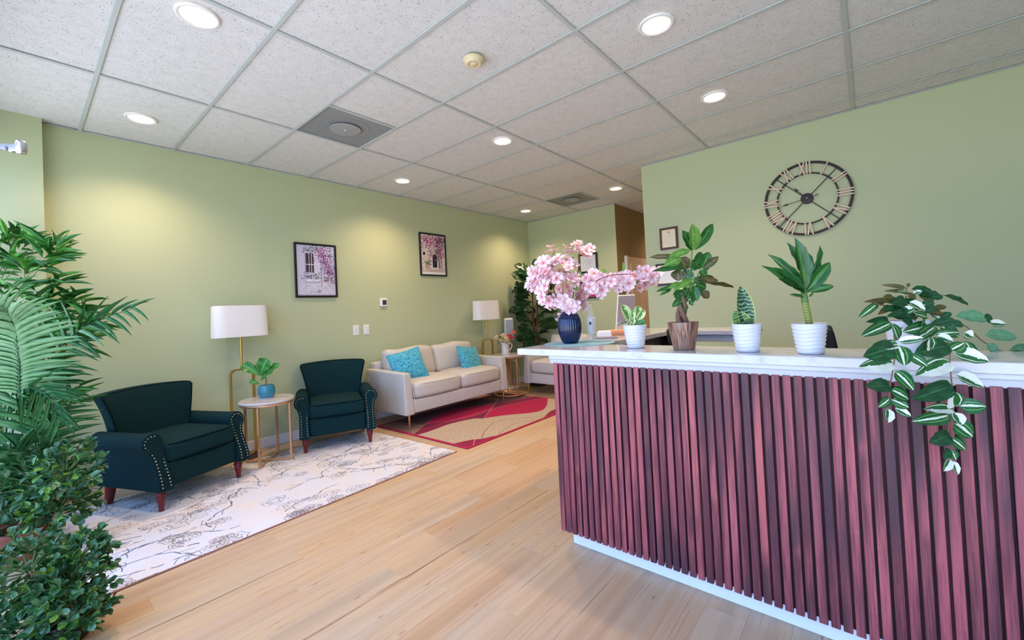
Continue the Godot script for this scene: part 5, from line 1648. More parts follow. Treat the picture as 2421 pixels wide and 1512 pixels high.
func office_chair(label: String, at: Vector3, turn: float) -> void:
	var o := thing("office_chair", label, "office chair", at, turn, "black office chairs behind the desk")
	var b := MB.new()
	for k in 5:
		var a := TAU * k / 5
		b.tube(PackedVector3Array([Vector3(0, 0.11, 0), Vector3(cos(a) * 0.16, 0.095, sin(a) * 0.16), Vector3(cos(a) * 0.3, 0.07, sin(a) * 0.3)]), 0.022, 0.015, 8)
	part("star_base", b, M.black_frame, o)
	for k in 5:
		var a := TAU * k / 5
		b = MB.new()
		b.lathe([[0, -0.02], [0.027, -0.02], [0.029, 0], [0.027, 0.02], [0, 0.02]], 14, Vector3(cos(a) * 0.3, 0.029, sin(a) * 0.3), 1, 1, Basis(Vector3(cos(a), 0, sin(a)), PI / 2))
		part("caster", b, M.black_frame, o)
	b = MB.new()
	b.tube(PackedVector3Array([Vector3(0, 0.1, 0), Vector3(0, 0.3, 0), Vector3(0, 0.46, 0)]), 0.03, 0.02, 12)
	part("gas_lift", b, M.black_frame, o)
	b = MB.new()
	b.soft(Vector3(0.5, 0.09, 0.48), 0.04, 10, null, Transform3D(Basis.IDENTITY, Vector3(0, 0.5, 0)))
	part("seat", b, M.black_fabric, o)
	b = MB.new()
	b.soft(Vector3(0.44, 0.56, 0.05), 0.022, 10, func(p: Vector3) -> Vector3: return p + Vector3(0, 0, 0.22 * p.x * p.x * 2.0 - 0.14 * (p.y + 0.28)), Transform3D(Basis.IDENTITY, Vector3(0, 0.83, -0.24)))
	part("backrest", b, M.black_fabric, o)
	b = MB.new()
	b.tube(PackedVector3Array([Vector3(0, 0.47, -0.1), Vector3(0, 0.5, -0.29), Vector3(0, 0.75, -0.31)]), 0.02, 0.015, 8)
	part("back_bar", b, M.black_frame, o)

func make_desk() -> void:
	var o := thing("reception_desk", "reception desk faced with vertical purplish walnut slats above a white kick", "reception desk", Vector3.ZERO)
	var x0 := 3.506
	var x1 := 6.05
	part("backing_panel", bx(Vector3(x0, 0.095, -1.592), Vector3(x1, 1.0, -1.578)), M.recess_shade_walnut, o)
	part("cabinet_body", bx(Vector3(x0 + 0.004, 0.095, -1.86), Vector3(x1, 1.036, -1.592)), M.walnut_plain, o)
	var rg := RandomNumberGenerator.new()
	rg.seed = 44
	var mats := ["slat_a", "slat_b", "slat_c", "slat_a", "slat_d", "slat_b"]
	var k := 0
	var x := x0
	while x < x1 - 0.03:
		var b := MB.new()
		b.box(Vector3(x + 0.0135, 0.541, -1.569), Vector3(0.027, 0.912, 0.019), 0.0015)
		var sh := Vector2(rg.randf(), rg.randf())
		for q in b.uv.size(): b.uv[q] = Vector2(b.uv[q].x - x, b.uv[q].y) + sh
		part("slat", b, M[mats[rg.randi() % 6]], o)
		x += 0.0357
		k += 1
	# fluted sliver of the end and the left flank under the return
	part("end_panel", bx(Vector3(x0, 0.085, -3.4), Vector3(x0 + 0.02, 1.036, -1.595), 0.001), M.walnut_plain, o)
	part("toe_kick", bx(Vector3(3.542, 0, -1.84), Vector3(x1, 0.1, -1.62), 0.002), M.kick, o)
	# stepped white moulding under the top
	var pr := PackedVector2Array([Vector2(-1.6, 0.992), Vector2(-1.567, 0.992), Vector2(-1.562, 0.998), Vector2(-1.558, 1.012), Vector2(-1.552, 1.02), Vector2(-1.548, 1.022), Vector2(-1.546, 1.037), Vector2(-1.6, 1.037)])
	var b := MB.new()
	# outline (z, height) pushed along x
	b.prism(pr, 3.488, x1, Transform3D(Basis(Vector3(0, 0, 1), Vector3(0, 1, 0), Vector3(-1, 0, 0)), Vector3.ZERO))
	for q in b.v.size():
		b.v[q] = Vector3(-b.v[q].x, b.v[q].y, b.v[q].z)
		b.n[q] = Vector3(-b.n[q].x, b.n[q].y, b.n[q].z)
	for q in range(0, b.ix.size(), 3):
		var t := b.ix[q + 1]
		b.ix[q + 1] = b.ix[q + 2]
		b.ix[q + 2] = t
	part("crown_moulding", b, M.crown, o)
	# return and back leg behind the front
	part("inner_shelf", bx(Vector3(3.55, 0.70, -2.3), Vector3(6.0, 0.73, -1.862), 0.002), M.dark_metal, o)
	part("return_panel", bx(Vector3(3.526, 0.0, -3.4), Vector3(3.545, 1.034, -1.87)), M.dark_metal, o)
	part("back_apron", bx(Vector3(3.58, 0.985, -3.1), Vector3(4.19, 1.036, -3.085), 0.001), M.grey_plastic, o)
	part("back_support", bx(Vector3(3.545, 0.0, -3.42), Vector3(3.62, 1.034, -3.1)), M.dark_metal, o)
	part("back_support", bx(Vector3(4.16, 0.0, -3.42), Vector3(4.18, 1.034, -3.1)), M.grey_plastic, o)
	# continuous top
	var pts := PackedVector2Array([Vector2(3.275, -1.535), Vector2(6.2, -1.535), Vector2(6.2, -1.87), Vector2(3.612, -1.87), Vector2(3.612, -3.07), Vector2(4.2, -3.07), Vector2(4.2, -3.43), Vector2(3.275, -3.43)])
	var tb := MB.new()
	var ins := Geometry2D.offset_polygon(pts, -0.003, Geometry2D.JOIN_MITER)
	# outline (x, -z) pushed upward, eased at the rims
	var lay := [[ins[0], 1.037], [pts, 1.04], [pts, CT - 0.003], [ins[0], CT]]
	var np := pts.size()
	# offset_polygon may start elsewhere: match corners
	var near := PackedVector2Array()
	for p in pts:
		var best: Vector2 = ins[0][0]
		for q in ins[0]:
			if p.distance_to(q) < p.distance_to(best): best = q
		near.append(best)
	lay[0][0] = near
	lay[3][0] = near
	for L in 3:
		for i in np:
			var j := (i + 1) % np
			var a: Vector2 = lay[L][0][i]
			var c: Vector2 = lay[L][0][j]
			var a2: Vector2 = lay[L + 1][0][i]
			var c2: Vector2 = lay[L + 1][0][j]
			var d := c - a
			var out := Vector3(-d.y, 0, d.x) * (1.0 if Geometry2D.is_polygon_clockwise(pts) else -1.0)
			tb.poly([Vector3(a.x, lay[L][1], a.y), Vector3(c.x, lay[L][1], c.y), Vector3(c2.x, lay[L + 1][1], c2.y), Vector3(a2.x, lay[L + 1][1], a2.y)], out)
	var tr := Geometry2D.triangulate_polygon(near)
	for L in [0, 3]:
		for q in range(0, tr.size(), 3):
			tb.poly([Vector3(near[tr[q]].x, lay[L][1], near[tr[q]].y), Vector3(near[tr[q + 1]].x, lay[L][1], near[tr[q + 1]].y), Vector3(near[tr[q + 2]].x, lay[L][1], near[tr[q + 2]].y)], Vector3(0, 1 if L == 3 else -1, 0))
	solo("countertop", tb, M.marble, "white veined marble top of the reception desk", "countertop")

func make_rugs() -> void:
	var b := MB.new()
	b.box(Vector3(0.76, 0.005, -1.215), Vector3(1.52, 0.01, 2.43), 0.003)
	var o := thing("area_rug", "cream rug with an inky floral pattern under the armchairs", "rug", Vector3(0.431, 0, 0.206), 0.045)
	part("pile", b, M.rug_cream, o)
	b = MB.new()
	for q in [[Vector3(0.76, 0.004, 0.003), Vector3(1.53, 0.009, 0.008)], [Vector3(0.76, 0.004, -2.433), Vector3(1.53, 0.009, 0.008)], [Vector3(-0.003, 0.004, -1.215), Vector3(0.008, 0.009, 2.44)], [Vector3(1.523, 0.004, -1.215), Vector3(0.008, 0.009, 2.44)]]: b.box(q[0], q[1], 0.002)
	part("binding", b, M.rug_cream_edge, o)
	b = MB.new()
	b.box(Vector3(0.765, 0.005, -1.1), Vector3(1.53, 0.01, 2.2), 0.003)
	o = thing("area_rug", "crimson and beige rug with curving bands in front of the sofa", "rug", Vector3(0.345, 0, -2.392), 0.008)
	part("pile", b, M.rug_red, o)
	b = MB.new()
	for q in [[Vector3(0.765, 0.0045, 0.003), Vector3(1.54, 0.01, 0.01)], [Vector3(0.765, 0.0045, -2.203), Vector3(1.54, 0.01, 0.01)], [Vector3(-0.003, 0.0045, -1.1), Vector3(0.01, 0.01, 2.21)], [Vector3(1.533, 0.0045, -1.1), Vector3(0.01, 0.01, 2.21)]]: b.box(q[0], q[1], 0.002)
	part("binding", b, M.rug_red_edge, o)

func make_furniture() -> void:
	make_rugs()
	armchair("dark green roll arm armchair nearest the entrance, beside the tall plants", Vector3(0.63, 0.0102, -0.44), deg_to_rad(113.9))
	armchair("dark green roll arm armchair between the side table and the sofa", Vector3(0.485, 0.0102, -1.83), deg_to_rad(66.1))
	sofa("sofa", "pale greige leather two seat sofa against the green wall", "sofa", Vector3(0.462, 0.0102, -3.31), PI / 2, 2)
	sofa("leather_armchair", "pale greige leather armchair facing forward by the far wall, partly behind the desk", "armchair", Vector3(1.2, 0.0, -5.145), 0.0, 1)
	throw_pillow("blue throw pillow leaning in the near corner of the sofa", Vector3(0.52, 0.675, -2.74), Basis(Vector3.UP, 1.15) * Basis(Vector3(1, 0, 0), -0.42) * Basis(Vector3(0, 0, 1), 0.22), 0.42)
	throw_pillow("blue throw pillow leaning in the far corner of the sofa", Vector3(0.53, 0.625, -3.78), Basis(Vector3.UP, 1.75) * Basis(Vector3(1, 0, 0), -0.4) * Basis(Vector3(0, 0, 1), -0.12), 0.42)
	round_table_one()
	round_table_two()
	lamp("gold floor lamp with a white oblong shade between the armchairs", Vector3(0.172, 0, -1.055), PI / 2 + 0.06)
	lamp("gold floor lamp with a white oblong shade behind the sofa's far arm", Vector3(0.175, 0, -4.52), PI / 2 - 0.1)
	sanitizer()
	make_desk()
	office_chair("black office chair behind the desk, mostly hidden by the braided money tree pot", Vector3(4.045, 0, -2.79), 1.916)
	office_chair("black office chair behind the desk, mostly hidden by the dragon plant pot", Vector3(4.95, 0, -2.77), 1.644)

# ---------------------------------------------------------------- plants
func lf(k: String) -> Mesh:
	return M["mesh_" + k]

func make_leaf_meshes() -> void:
	M.mesh_lance = leaf_mesh(0.55, 0.95, 8, 0.10, 0.18)
	M.mesh_dragon = leaf_mesh(0.85, 0.85, 9, 0.08, 0.2, 0.05)
	M.mesh_money = leaf_mesh(0.85, 0.85, 8, 0.12, 0.2, 0.06)
	M.mesh_ovate = leaf_mesh(0.5, 0.72, 8, 0.12, 0.16)
	M.mesh_ovate_flat = leaf_mesh(0.5, 0.75, 8, 0.03, 0.2, 0.06)
	M.mesh_obovate = leaf_mesh(0.95, 0.42, 7, 0.10, 0.22)
	M.mesh_fiddle = leaf_mesh(0.8, 0.36, 10, 0.12, 0.18, 0.10, 0.18)
	M.mesh_strap = leaf_mesh(0.28, 0.8, 8, 0.22, 0.22)
	M.mesh_snake = leaf_mesh(0.3, 0.6, 10, -0.03, 0.22)
	M.mesh_round = leaf_mesh(0.5, 0.5, 8, 0.06, 0.26)
	M.mesh_bamboo = leaf_mesh(0.42, 1.0, 5, 0.10, 0.25)
	M.mesh_box = leaf_mesh(0.75, 0.4, 5, 0.10, 0.3)

func listed_leaves(o: Node3D, list: Array, shapes: Array, mats: Array, up: float, sd: int) -> void:
	var rg := RandomNumberGenerator.new()
	rg.seed = sd
	for l in list:
		var k: int = l[7]
		var f := Vector3(rg.randf_range(-0.35, 0.35), up + rg.randf_range(-0.2, 0.3), 1.0)
		leaf_at(o, lf(shapes[k % shapes.size()]), M[mats[k]], Vector3(l[0], l[1], l[2]), Vector3(l[3], l[4], l[5]), l[6], f)

func wave_pot(h: float, r0: float, r1: float) -> MB:
	# white pot with soft waves running round it
	var rows := []
	var seg := 56
	for q in [[0.0, 0.0], [r0 * 0.9, 0.0]]: rows.append(circle(q[0], q[1], seg))
	for i in 49:
		var t := i / 48.0
		var y := 0.003 + t * (h - 0.003)
		var row := PackedVector3Array()
		for k in seg:
			var a := TAU * k / seg
			var r := lerpf(r0, r1, t) + 0.0017 * (1.0 - pow(t, 8.0)) * (absf(sin((t * 7.6 + 0.16 * sin(a * 3.0)) * PI)) * 2.0 - 1.0)
			row.append(Vector3(cos(a) * r, y, sin(a) * r))
		rows.append(row)
	for q in [[r1 - 0.001, h + 0.0015], [r1 - 0.004, h], [r1 - 0.006, h - 0.012], [r1 - 0.008, h - 0.02], [0.0, h - 0.02]]: rows.append(circle(q[0], q[1], seg))
	var b := MB.new()
	b.grid(rows, true)
	return b

func circle(r: float, y: float, seg: int) -> PackedVector3Array:
	var p := PackedVector3Array()
	for k in seg: p.append(Vector3(cos(TAU * k / seg) * r, y, sin(TAU * k / seg) * r))
	return p

func soil_disc(r: float, y: float) -> MB:
	var b := MB.new()
	b.lathe([[r, y - 0.004], [r * 0.7, y + 0.003], [r * 0.3, y + 0.001], [0, y + 0.004]], 24)
	return b

func desk_plants() -> void:
	var o := thing("potted_plant", "small cream and green peperomia in a white wavy pot beside the blue vase", "plant", Vector3(3.921, CT, -1.715), YAW)
	part("pot", wave_pot(0.118, 0.042, 0.0595), M.white_glaze, o)
	part("soil", soil_disc(0.053, 0.106), M.soil, o)
	listed_leaves(o, PEPEROMIA, ["round"], ["peperomia", "fig_small", "trail_white"], 0.35, 21)
	for l in PEPEROMIA:
		var b := MB.new()
		b.tube(PackedVector3Array([Vector3(l[0] * 0.3, 0.104, l[2] * 0.3), Vector3(l[0] * 0.7, lerpf(0.104, l[1], 0.6), l[2] * 0.8), Vector3(l[0], maxf(l[1], 0.11), l[2])]), 0.0022, 0.0018, 6)
		part("stem", b, M.stem_green, o)
	# braided money tree
	o = thing("potted_plant", "money tree with braided trunk in a mottled brown fluted pot", "plant", Vector3(4.171, CT, -1.694), YAW)
	var rows := []
	var seg := 60
	rows.append(circle(0.0, 0.0, seg))
	rows.append(circle(0.043, 0.0, seg))
	for i in 13:
		var t := i / 12.0
		var row := PackedVector3Array()
		for k in seg:
			var a := TAU * k / seg
			var fl := 1.0 + (0.045 - 0.03 * t) * absf(sin(a * 6.0)) - 0.02
			var r := lerpf(0.047, 0.0705, t) * fl
			row.append(Vector3(cos(a) * r, 0.003 + t * 0.125, sin(a) * r))
		rows.append(row)
	for q in [[0.069, 0.13], [0.066, 0.129], [0.063, 0.112], [0.0, 0.11]]: rows.append(circle(q[0], q[1], seg))
	var b := MB.new()
	b.grid(rows, true, false, true, 4.0, 1.0)
	part("pot", b, M.brown_pot, o)
	part("soil", soil_disc(0.062, 0.113), M.soil, o)
	for s in 3:
		var p := PackedVector3Array()
		for k in 15:
			var t := k / 14.0
			var a := TAU * s / 3.0 + t * 4.2
			var rr := lerpf(0.021, 0.009, t)
			p.append(Vector3(cos(a) * rr - 0.006 + 0.008 * t, 0.108 + t * 0.16, sin(a) * rr))
		b = MB.new()
		b.tube(p, 0.0125, 0.0085, 10)
		part("trunk", b, M.bark, o)
	for k in range(0, MONEY_STEMS.size(), 2):
		b = MB.new()
		b.tube(PackedVector3Array([MONEY_STEMS[k], (MONEY_STEMS[k] as Vector3).lerp(MONEY_STEMS[k + 1], 0.5) + Vector3(0, 0.006, 0.004), MONEY_STEMS[k + 1]]), 0.0032, 0.0022, 7)
		part("stem", b, M.stem_green, o)
	listed_leaves(o, MONEY, ["money"], ["leaf_green", "leaf_bright", "leaf_brown"], 0.25, 22)
	# snake plant
	o = thing("potted_plant", "small banded snake plant in a white wavy pot right of the brown pot", "plant", Vector3(4.443, CT, -1.669), YAW)
	part("pot", wave_pot(0.118, 0.044, 0.0585), M.white_glaze, o)
	part("soil", soil_disc(0.052, 0.106), M.soil, o)
	var rg := RandomNumberGenerator.new()
	for k in SNAKE.size():
		var l: Array = SNAKE[k]
		leaf_at(o, lf("snake"), M.snake if k != 1 else M.snake_pale, Vector3(l[0], l[1] - 0.008, l[2]), Vector3(l[3], l[4], l[5]), l[6], Vector3([0.1, -0.3, 0.5, -0.1][k], 0.05, 1))
	# dragon plant
	o = thing("potted_plant", "dragon plant with one thick green cane in a white wavy pot under the clock", "plant", Vector3(4.664, CT, -1.649), YAW)
	part("pot", wave_pot(0.116, 0.044, 0.059), M.white_glaze, o)
	part("soil", soil_disc(0.052, 0.104), M.soil, o)
	var cp := PackedVector3Array()
	for k in 11: cp.append(Vector3(0.004 - 0.014 * k / 10.0, 0.1 + 0.1 * k / 10.0, 0.0))
	b = MB.new()
	for k in 10:
		b.tube(PackedVector3Array([cp[k], cp[k].lerp(cp[k + 1], 0.8), cp[k + 1]]), 0.0122, 0.0112, 12)
	part("cane", b, M.cane, o)
	listed_leaves(o, DRACAENA, ["dragon"], ["dracaena"], 0.2, 24)
	b = MB.new()
	b.tube(PackedVector3Array([Vector3(-0.01, 0.198, 0), Vector3(-0.012, 0.24, 0), Vector3(-0.012, 0.285, 0)]), 0.0125, 0.007, 10)
	part("leaf_sheath", b, M.stem_green, o)
	# trailing variegated plant
	o = thing("potted_plant", "trailing variegated plant in a white pot, spilling over the desk front", "plant", Vector3(4.944, CT, -1.69), YAW)
	b = MB.new()
	b.lathe([[0, 0], [0.046, 0], [0.05, 0.004], [0.06, 0.1], [0.063, 0.102], [0.064, 0.12], [0.062, 0.122], [0.058, 0.12], [0.056, 0.106], [0, 0.104]], 44)
	part("pot", b, M.white_glaze, o)
	part("soil", soil_disc(0.055, 0.107), M.soil, o)
	for p in [TRAIL_A, TRAIL_B, TRAIL_C, TRAIL_D, TRAIL_E, TRAIL_F]:
		var cv := Curve3D.new()
		for i in p.size():
			var t: Vector3 = (p[mini(i + 1, p.size() - 1)] - p[maxi(i - 1, 0)]) * 0.2
			cv.add_point(p[i] if i > 0 else Vector3(p[0].x * 0.5, 0.1, 0.0), -t, t)
		b = MB.new()
		b.tube(cv.tessellate(3, 3), 0.0026, 0.0016, 6)
		part("vine", b, M.stem_brown, o)
	listed_leaves(o, TRAILING, ["ovate_flat", "ovate_flat", "ovate", "lance", "ovate_flat"], ["trail_dark", "trail_white", "trail_stripe", "leaf_brown", "trail_pale"], 0.3, 25)

func bouquet() -> void:
	var at := Vector3(3.43, CT, -1.865)
	solo_placemat()
	# ribbed navy vase
	var rows := []
	var seg := 170
	var prof := [[0.0, 0.0], [0.04, 0.0], [0.046, 0.004], [0.056, 0.022], [0.066, 0.05], [0.0725, 0.085], [0.0735, 0.115], [0.069, 0.148], [0.058, 0.174], [0.044, 0.188], [0.036, 0.193], [0.033, 0.199], [0.034, 0.205], [0.031, 0.206], [0.029, 0.2], [0.03, 0.19], [0.0, 0.188]]
	for q in prof:
		var row := PackedVector3Array()
		for k in seg:
			var a := TAU * k / seg
			var amt := clampf((q[0] - 0.036) / 0.03, 0.0, 1.0) * (1.0 if q[1] < 0.19 and q[1] > 0.012 else 0.0)
			var r: float = q[0] - 0.0034 * amt * (1.0 - absf(sin(a * 17.0 + 0.5 * sin(a * 5.0))))
			row.append(Vector3(cos(a) * r, q[1], sin(a) * r))
		rows.append(row)
	var b := MB.new()
	b.grid(rows, true)
	solo("vase", b, M.navy_glass, "navy blue ribbed glass vase holding pink blossoms", "vase", at + Vector3(0, 0.004, 0))
	# artificial cherry branches
	var o := thing("blossom_bouquet", "bunch of pink artificial cherry blossom branches, one reaching far to the right", "flowers", at, YAW)
	for p in [BRANCH_A, BRANCH_B, BRANCH_C, BRANCH_D]:
		var cv := Curve3D.new()
		for i in p.size():
			var t: Vector3 = (p[mini(i + 1, p.size() - 1)] - p[maxi(i - 1, 0)]) * 0.2
			cv.add_point(p[i] if i > 0 else Vector3(0.0, 0.192, 0.0), -t, t)
		b = MB.new()
		b.tube(cv.tessellate(3, 3), 0.004, 0.002, 7)
		part("branch", b, M.trunk_red, o)
	var kinds := []
	var rg := RandomNumberGenerator.new()
	rg.seed = 17
	for v in 4:
		b = MB.new()
		b.use_col = true
		for e in 5:
			var a := TAU * e / 5.0 + rg.randf_range(-0.15, 0.15)
			var open := rg.randf_range(0.25, 0.75) if v > 0 else rg.randf_range(0.7, 1.1)
			var m := MB.new()
			m.use_col = true
			var g := []
			for i in 6:
				var t := i / 5.0
				var w := 0.66 * pow(sin(PI * (0.08 + 0.8 * t)), 0.8) * (0.25 + 0.75 * t)
				var row := PackedVector3Array()
				for k in [-1.0, -0.5, 0.0, 0.5, 1.0]:
					var notch: float = 0.08 * (1.0 - absf(k)) if i == 5 else 0.0
					row.append(Vector3(k * w * 0.82, t - notch, open * t * (1.0 - 0.5 * t) + 0.16 * k * k * t + 0.04 * sin(t * 9.0 + k * 3.0)))
				g.append(row)
			m.grid(g, false, false, false)
			for i in 30:
				var t := (i / 5) / 5.0
				m.c[i] = Color(0.86, 0.30, 0.36).lerp(Color(0.92, 0.62, 0.68), clampf(t * 1.9, 0, 1)).lerp(Color(0.95, 0.86, 0.92), clampf((t - 0.5) * 2.0, 0, 1) * (0.5 + 0.5 * float(v % 2)))
			b.add(m, Transform3D(Basis(Vector3(0, 0, 1), a) * Basis(Vector3(1, 0, 0), 0.1 * (e % 2)), Vector3.ZERO))
		for e in 7:
			var a := TAU * e / 7.0
			b.col = Color(0.8, 0.5, 0.25)
			var d := Vector3(cos(a) * 0.16, sin(a) * 0.16, 0.42)
			var m := MB.new()
			m.tube(PackedVector3Array([Vector3(0, 0, 0.02), d * 0.6, d]), 0.012, 0.03, 4)
			b.add(m)
		kinds.append(b.mesh())
	var ctr := Vector3(-0.03, 0.36, 0.0)
	for i in BLOSSOMS.size():
		var p: Vector3 = BLOSSOMS[i]
		var out := (p - ctr) if p.x < 0.12 else Vector3(rg.randf_range(-0.3, 0.3), rg.randf_range(-0.6, 0.6), 0.4)
		out = (out.normalized() + Vector3(rg.randf_range(-0.4, 0.4), rg.randf_range(-0.2, 0.5), rg.randf_range(0.4, 1.1))).normalized()
		var x := out.cross(Vector3.UP).normalized()
		var s := rg.randf_range(0.034, 0.045)
		put("blossom", kinds[rg.randi() % 4], M.blossom, o, Transform3D(Basis(x, out.cross(x), out).orthonormalized().scaled_local(Vector3.ONE * s) * Basis(Vector3(0, 0, 1), rg.randf() * TAU), p))
		# a second, smaller flower or bud tucked behind each one
		for e in 2:
			var q := p + Vector3(rg.randf_range(-0.035, 0.035), rg.randf_range(-0.03, 0.03), rg.randf_range(-0.04, 0.0))
			put("blossom", kinds[rg.randi() % 4], M.blossom, o, Transform3D(Basis(x, out.cross(x), out).orthonormalized().scaled_local(Vector3.ONE * s * 0.85) * Basis(Vector3(0, 0, 1), rg.randf() * TAU), q))
	for l in BLOSSOM_LEAVES:
		leaf_at(o, lf("ovate"), M.leaf_bright, Vector3(l[0], l[1] + 0.2, l[2]), Vector3(l[3], l[4] + 0.2, l[5]), l[6], Vector3(0.2, 0.3, 1))

func solo_placemat() -> void:
	var b := MB.new()
	b.lathe([[0, 0], [0.214, 0], [0.216, 0.0015], [0.214, 0.003], [0, 0.0034]], 64)
	solo("placemat", b, M.teal_mat, "round pale teal mat under the blue vase", "placemat", Vector3(3.468, CT, -1.905))

func desk_items() -> void:
	# two clear bottles behind the vase
	for q in [[Vector3(3.385, CT, -2.02), 0.0, "clear plastic bottle behind the blue vase, the left one, mostly hidden"], [Vector3(3.463, CT, -2.065), 0.6, "clear plastic bottle with a printed label right behind the blue vase"]]:
		var o := thing("clear_bottle", q[2], "bottle", q[0], q[1], "clear bottles on the desk")
		var b := MB.new()
		b.lathe([[0, 0.001], [0.027, 0.001], [0.031, 0.006], [0.032, 0.02], [0.0305, 0.06], [0.032, 0.12], [0.031, 0.165], [0.022, 0.195], [0.013, 0.21], [0.012, 0.225], [0, 0.226]], 32)
		part("bottle", b, M.clear_plastic, o)
		b = MB.new()
		b.lathe([[0.0125, 0.216], [0.0145, 0.217], [0.0145, 0.236], [0.012, 0.238], [0, 0.238]], 24)
		part("cap", b, M.clear_plastic, o)
		var lb := MB.new()
		var rows := []
		for y in [0.05, 0.155]:
			var r := PackedVector3Array()
			for k in 15:
				var a := lerpf(-0.5, 2.2, k / 14.0)
				r.append(Vector3(cos(a) * 0.0326, y, sin(a) * 0.0326))
			rows.append(r)
		lb.grid(rows, false, false, false, 1.0, 1.0)
		part("label", lb, M.bottle_label, o)
	var c := thing("card_box", "small white open box of cards on the desk return", "box", Vector3(3.40, CT, -2.36), 0.35)
	var b := MB.new()
	b.box(Vector3(0, 0.02, 0), Vector3(0.1, 0.04, 0.055), 0.002)
	part("box", b, M.white_plastic, c)
	b = MB.new()
	b.box(Vector3(0, 0.036, -0.008), Vector3(0.086, 0.022, 0.02), 0.001, Basis(Vector3(1, 0, 0), 0.2))
	part("cards", b, M.paper, c)
	b = MB.new()
	b.box(Vector3(0, 0.006, 0), Vector3(0.17, 0.012, 0.05), 0.002)
	solo("pen_tray", b, M.pen_tray, "low grey pen tray lying before the card box", "tray", Vector3(3.455, CT, -2.26), 0.5)
	b = MB.new()
	for k in 4: b.box(Vector3(0.004 * (k % 2), 0.005 + 0.009 * k, 0.003 * (k % 3)), Vector3(0.2, 0.008, 0.15), 0.001)
	solo("folder_stack", b, M.orange_card, "low stack of orange folders behind the card box", "folders", Vector3(3.40, CT, -2.62), 0.5)
	# leaning white rimmed display
	var d := thing("tablet_stand", "tall white rimmed display leaning on the desk return by the corridor", "display", Vector3(3.32, CT, -2.84), 1.02 + PI)
	var bs := Basis(Vector3(1, 0, 0), -0.2)
	b = MB.new()
	b.box(bs * Vector3(0, 0.16, 0), Vector3(0.16, 0.3, 0.012), 0.004, bs)
	part("case", b, M.white_plastic, d)
	b = MB.new()
	b.box(bs * Vector3(0, 0.195, -0.0065), Vector3(0.146, 0.215, 0.003), 0.0, bs)
	part("panel", b, M.lilac_grey, d)
	b = MB.new()
	b.box(bs * Vector3(0, 0.047, -0.0065), Vector3(0.146, 0.07, 0.003), 0.0, bs)
	part("lower_band", b, M.beige, d)
	b = MB.new()
	b.box(Vector3(0, 0.004, -0.03), Vector3(0.15, 0.008, 0.14), 0.003)
	b.box(Vector3(0, 0.06, -0.085), Vector3(0.04, 0.13, 0.008), 0.002, Basis(Vector3(1, 0, 0), 0.35))
	part("foot", b, M.white_plastic, d)

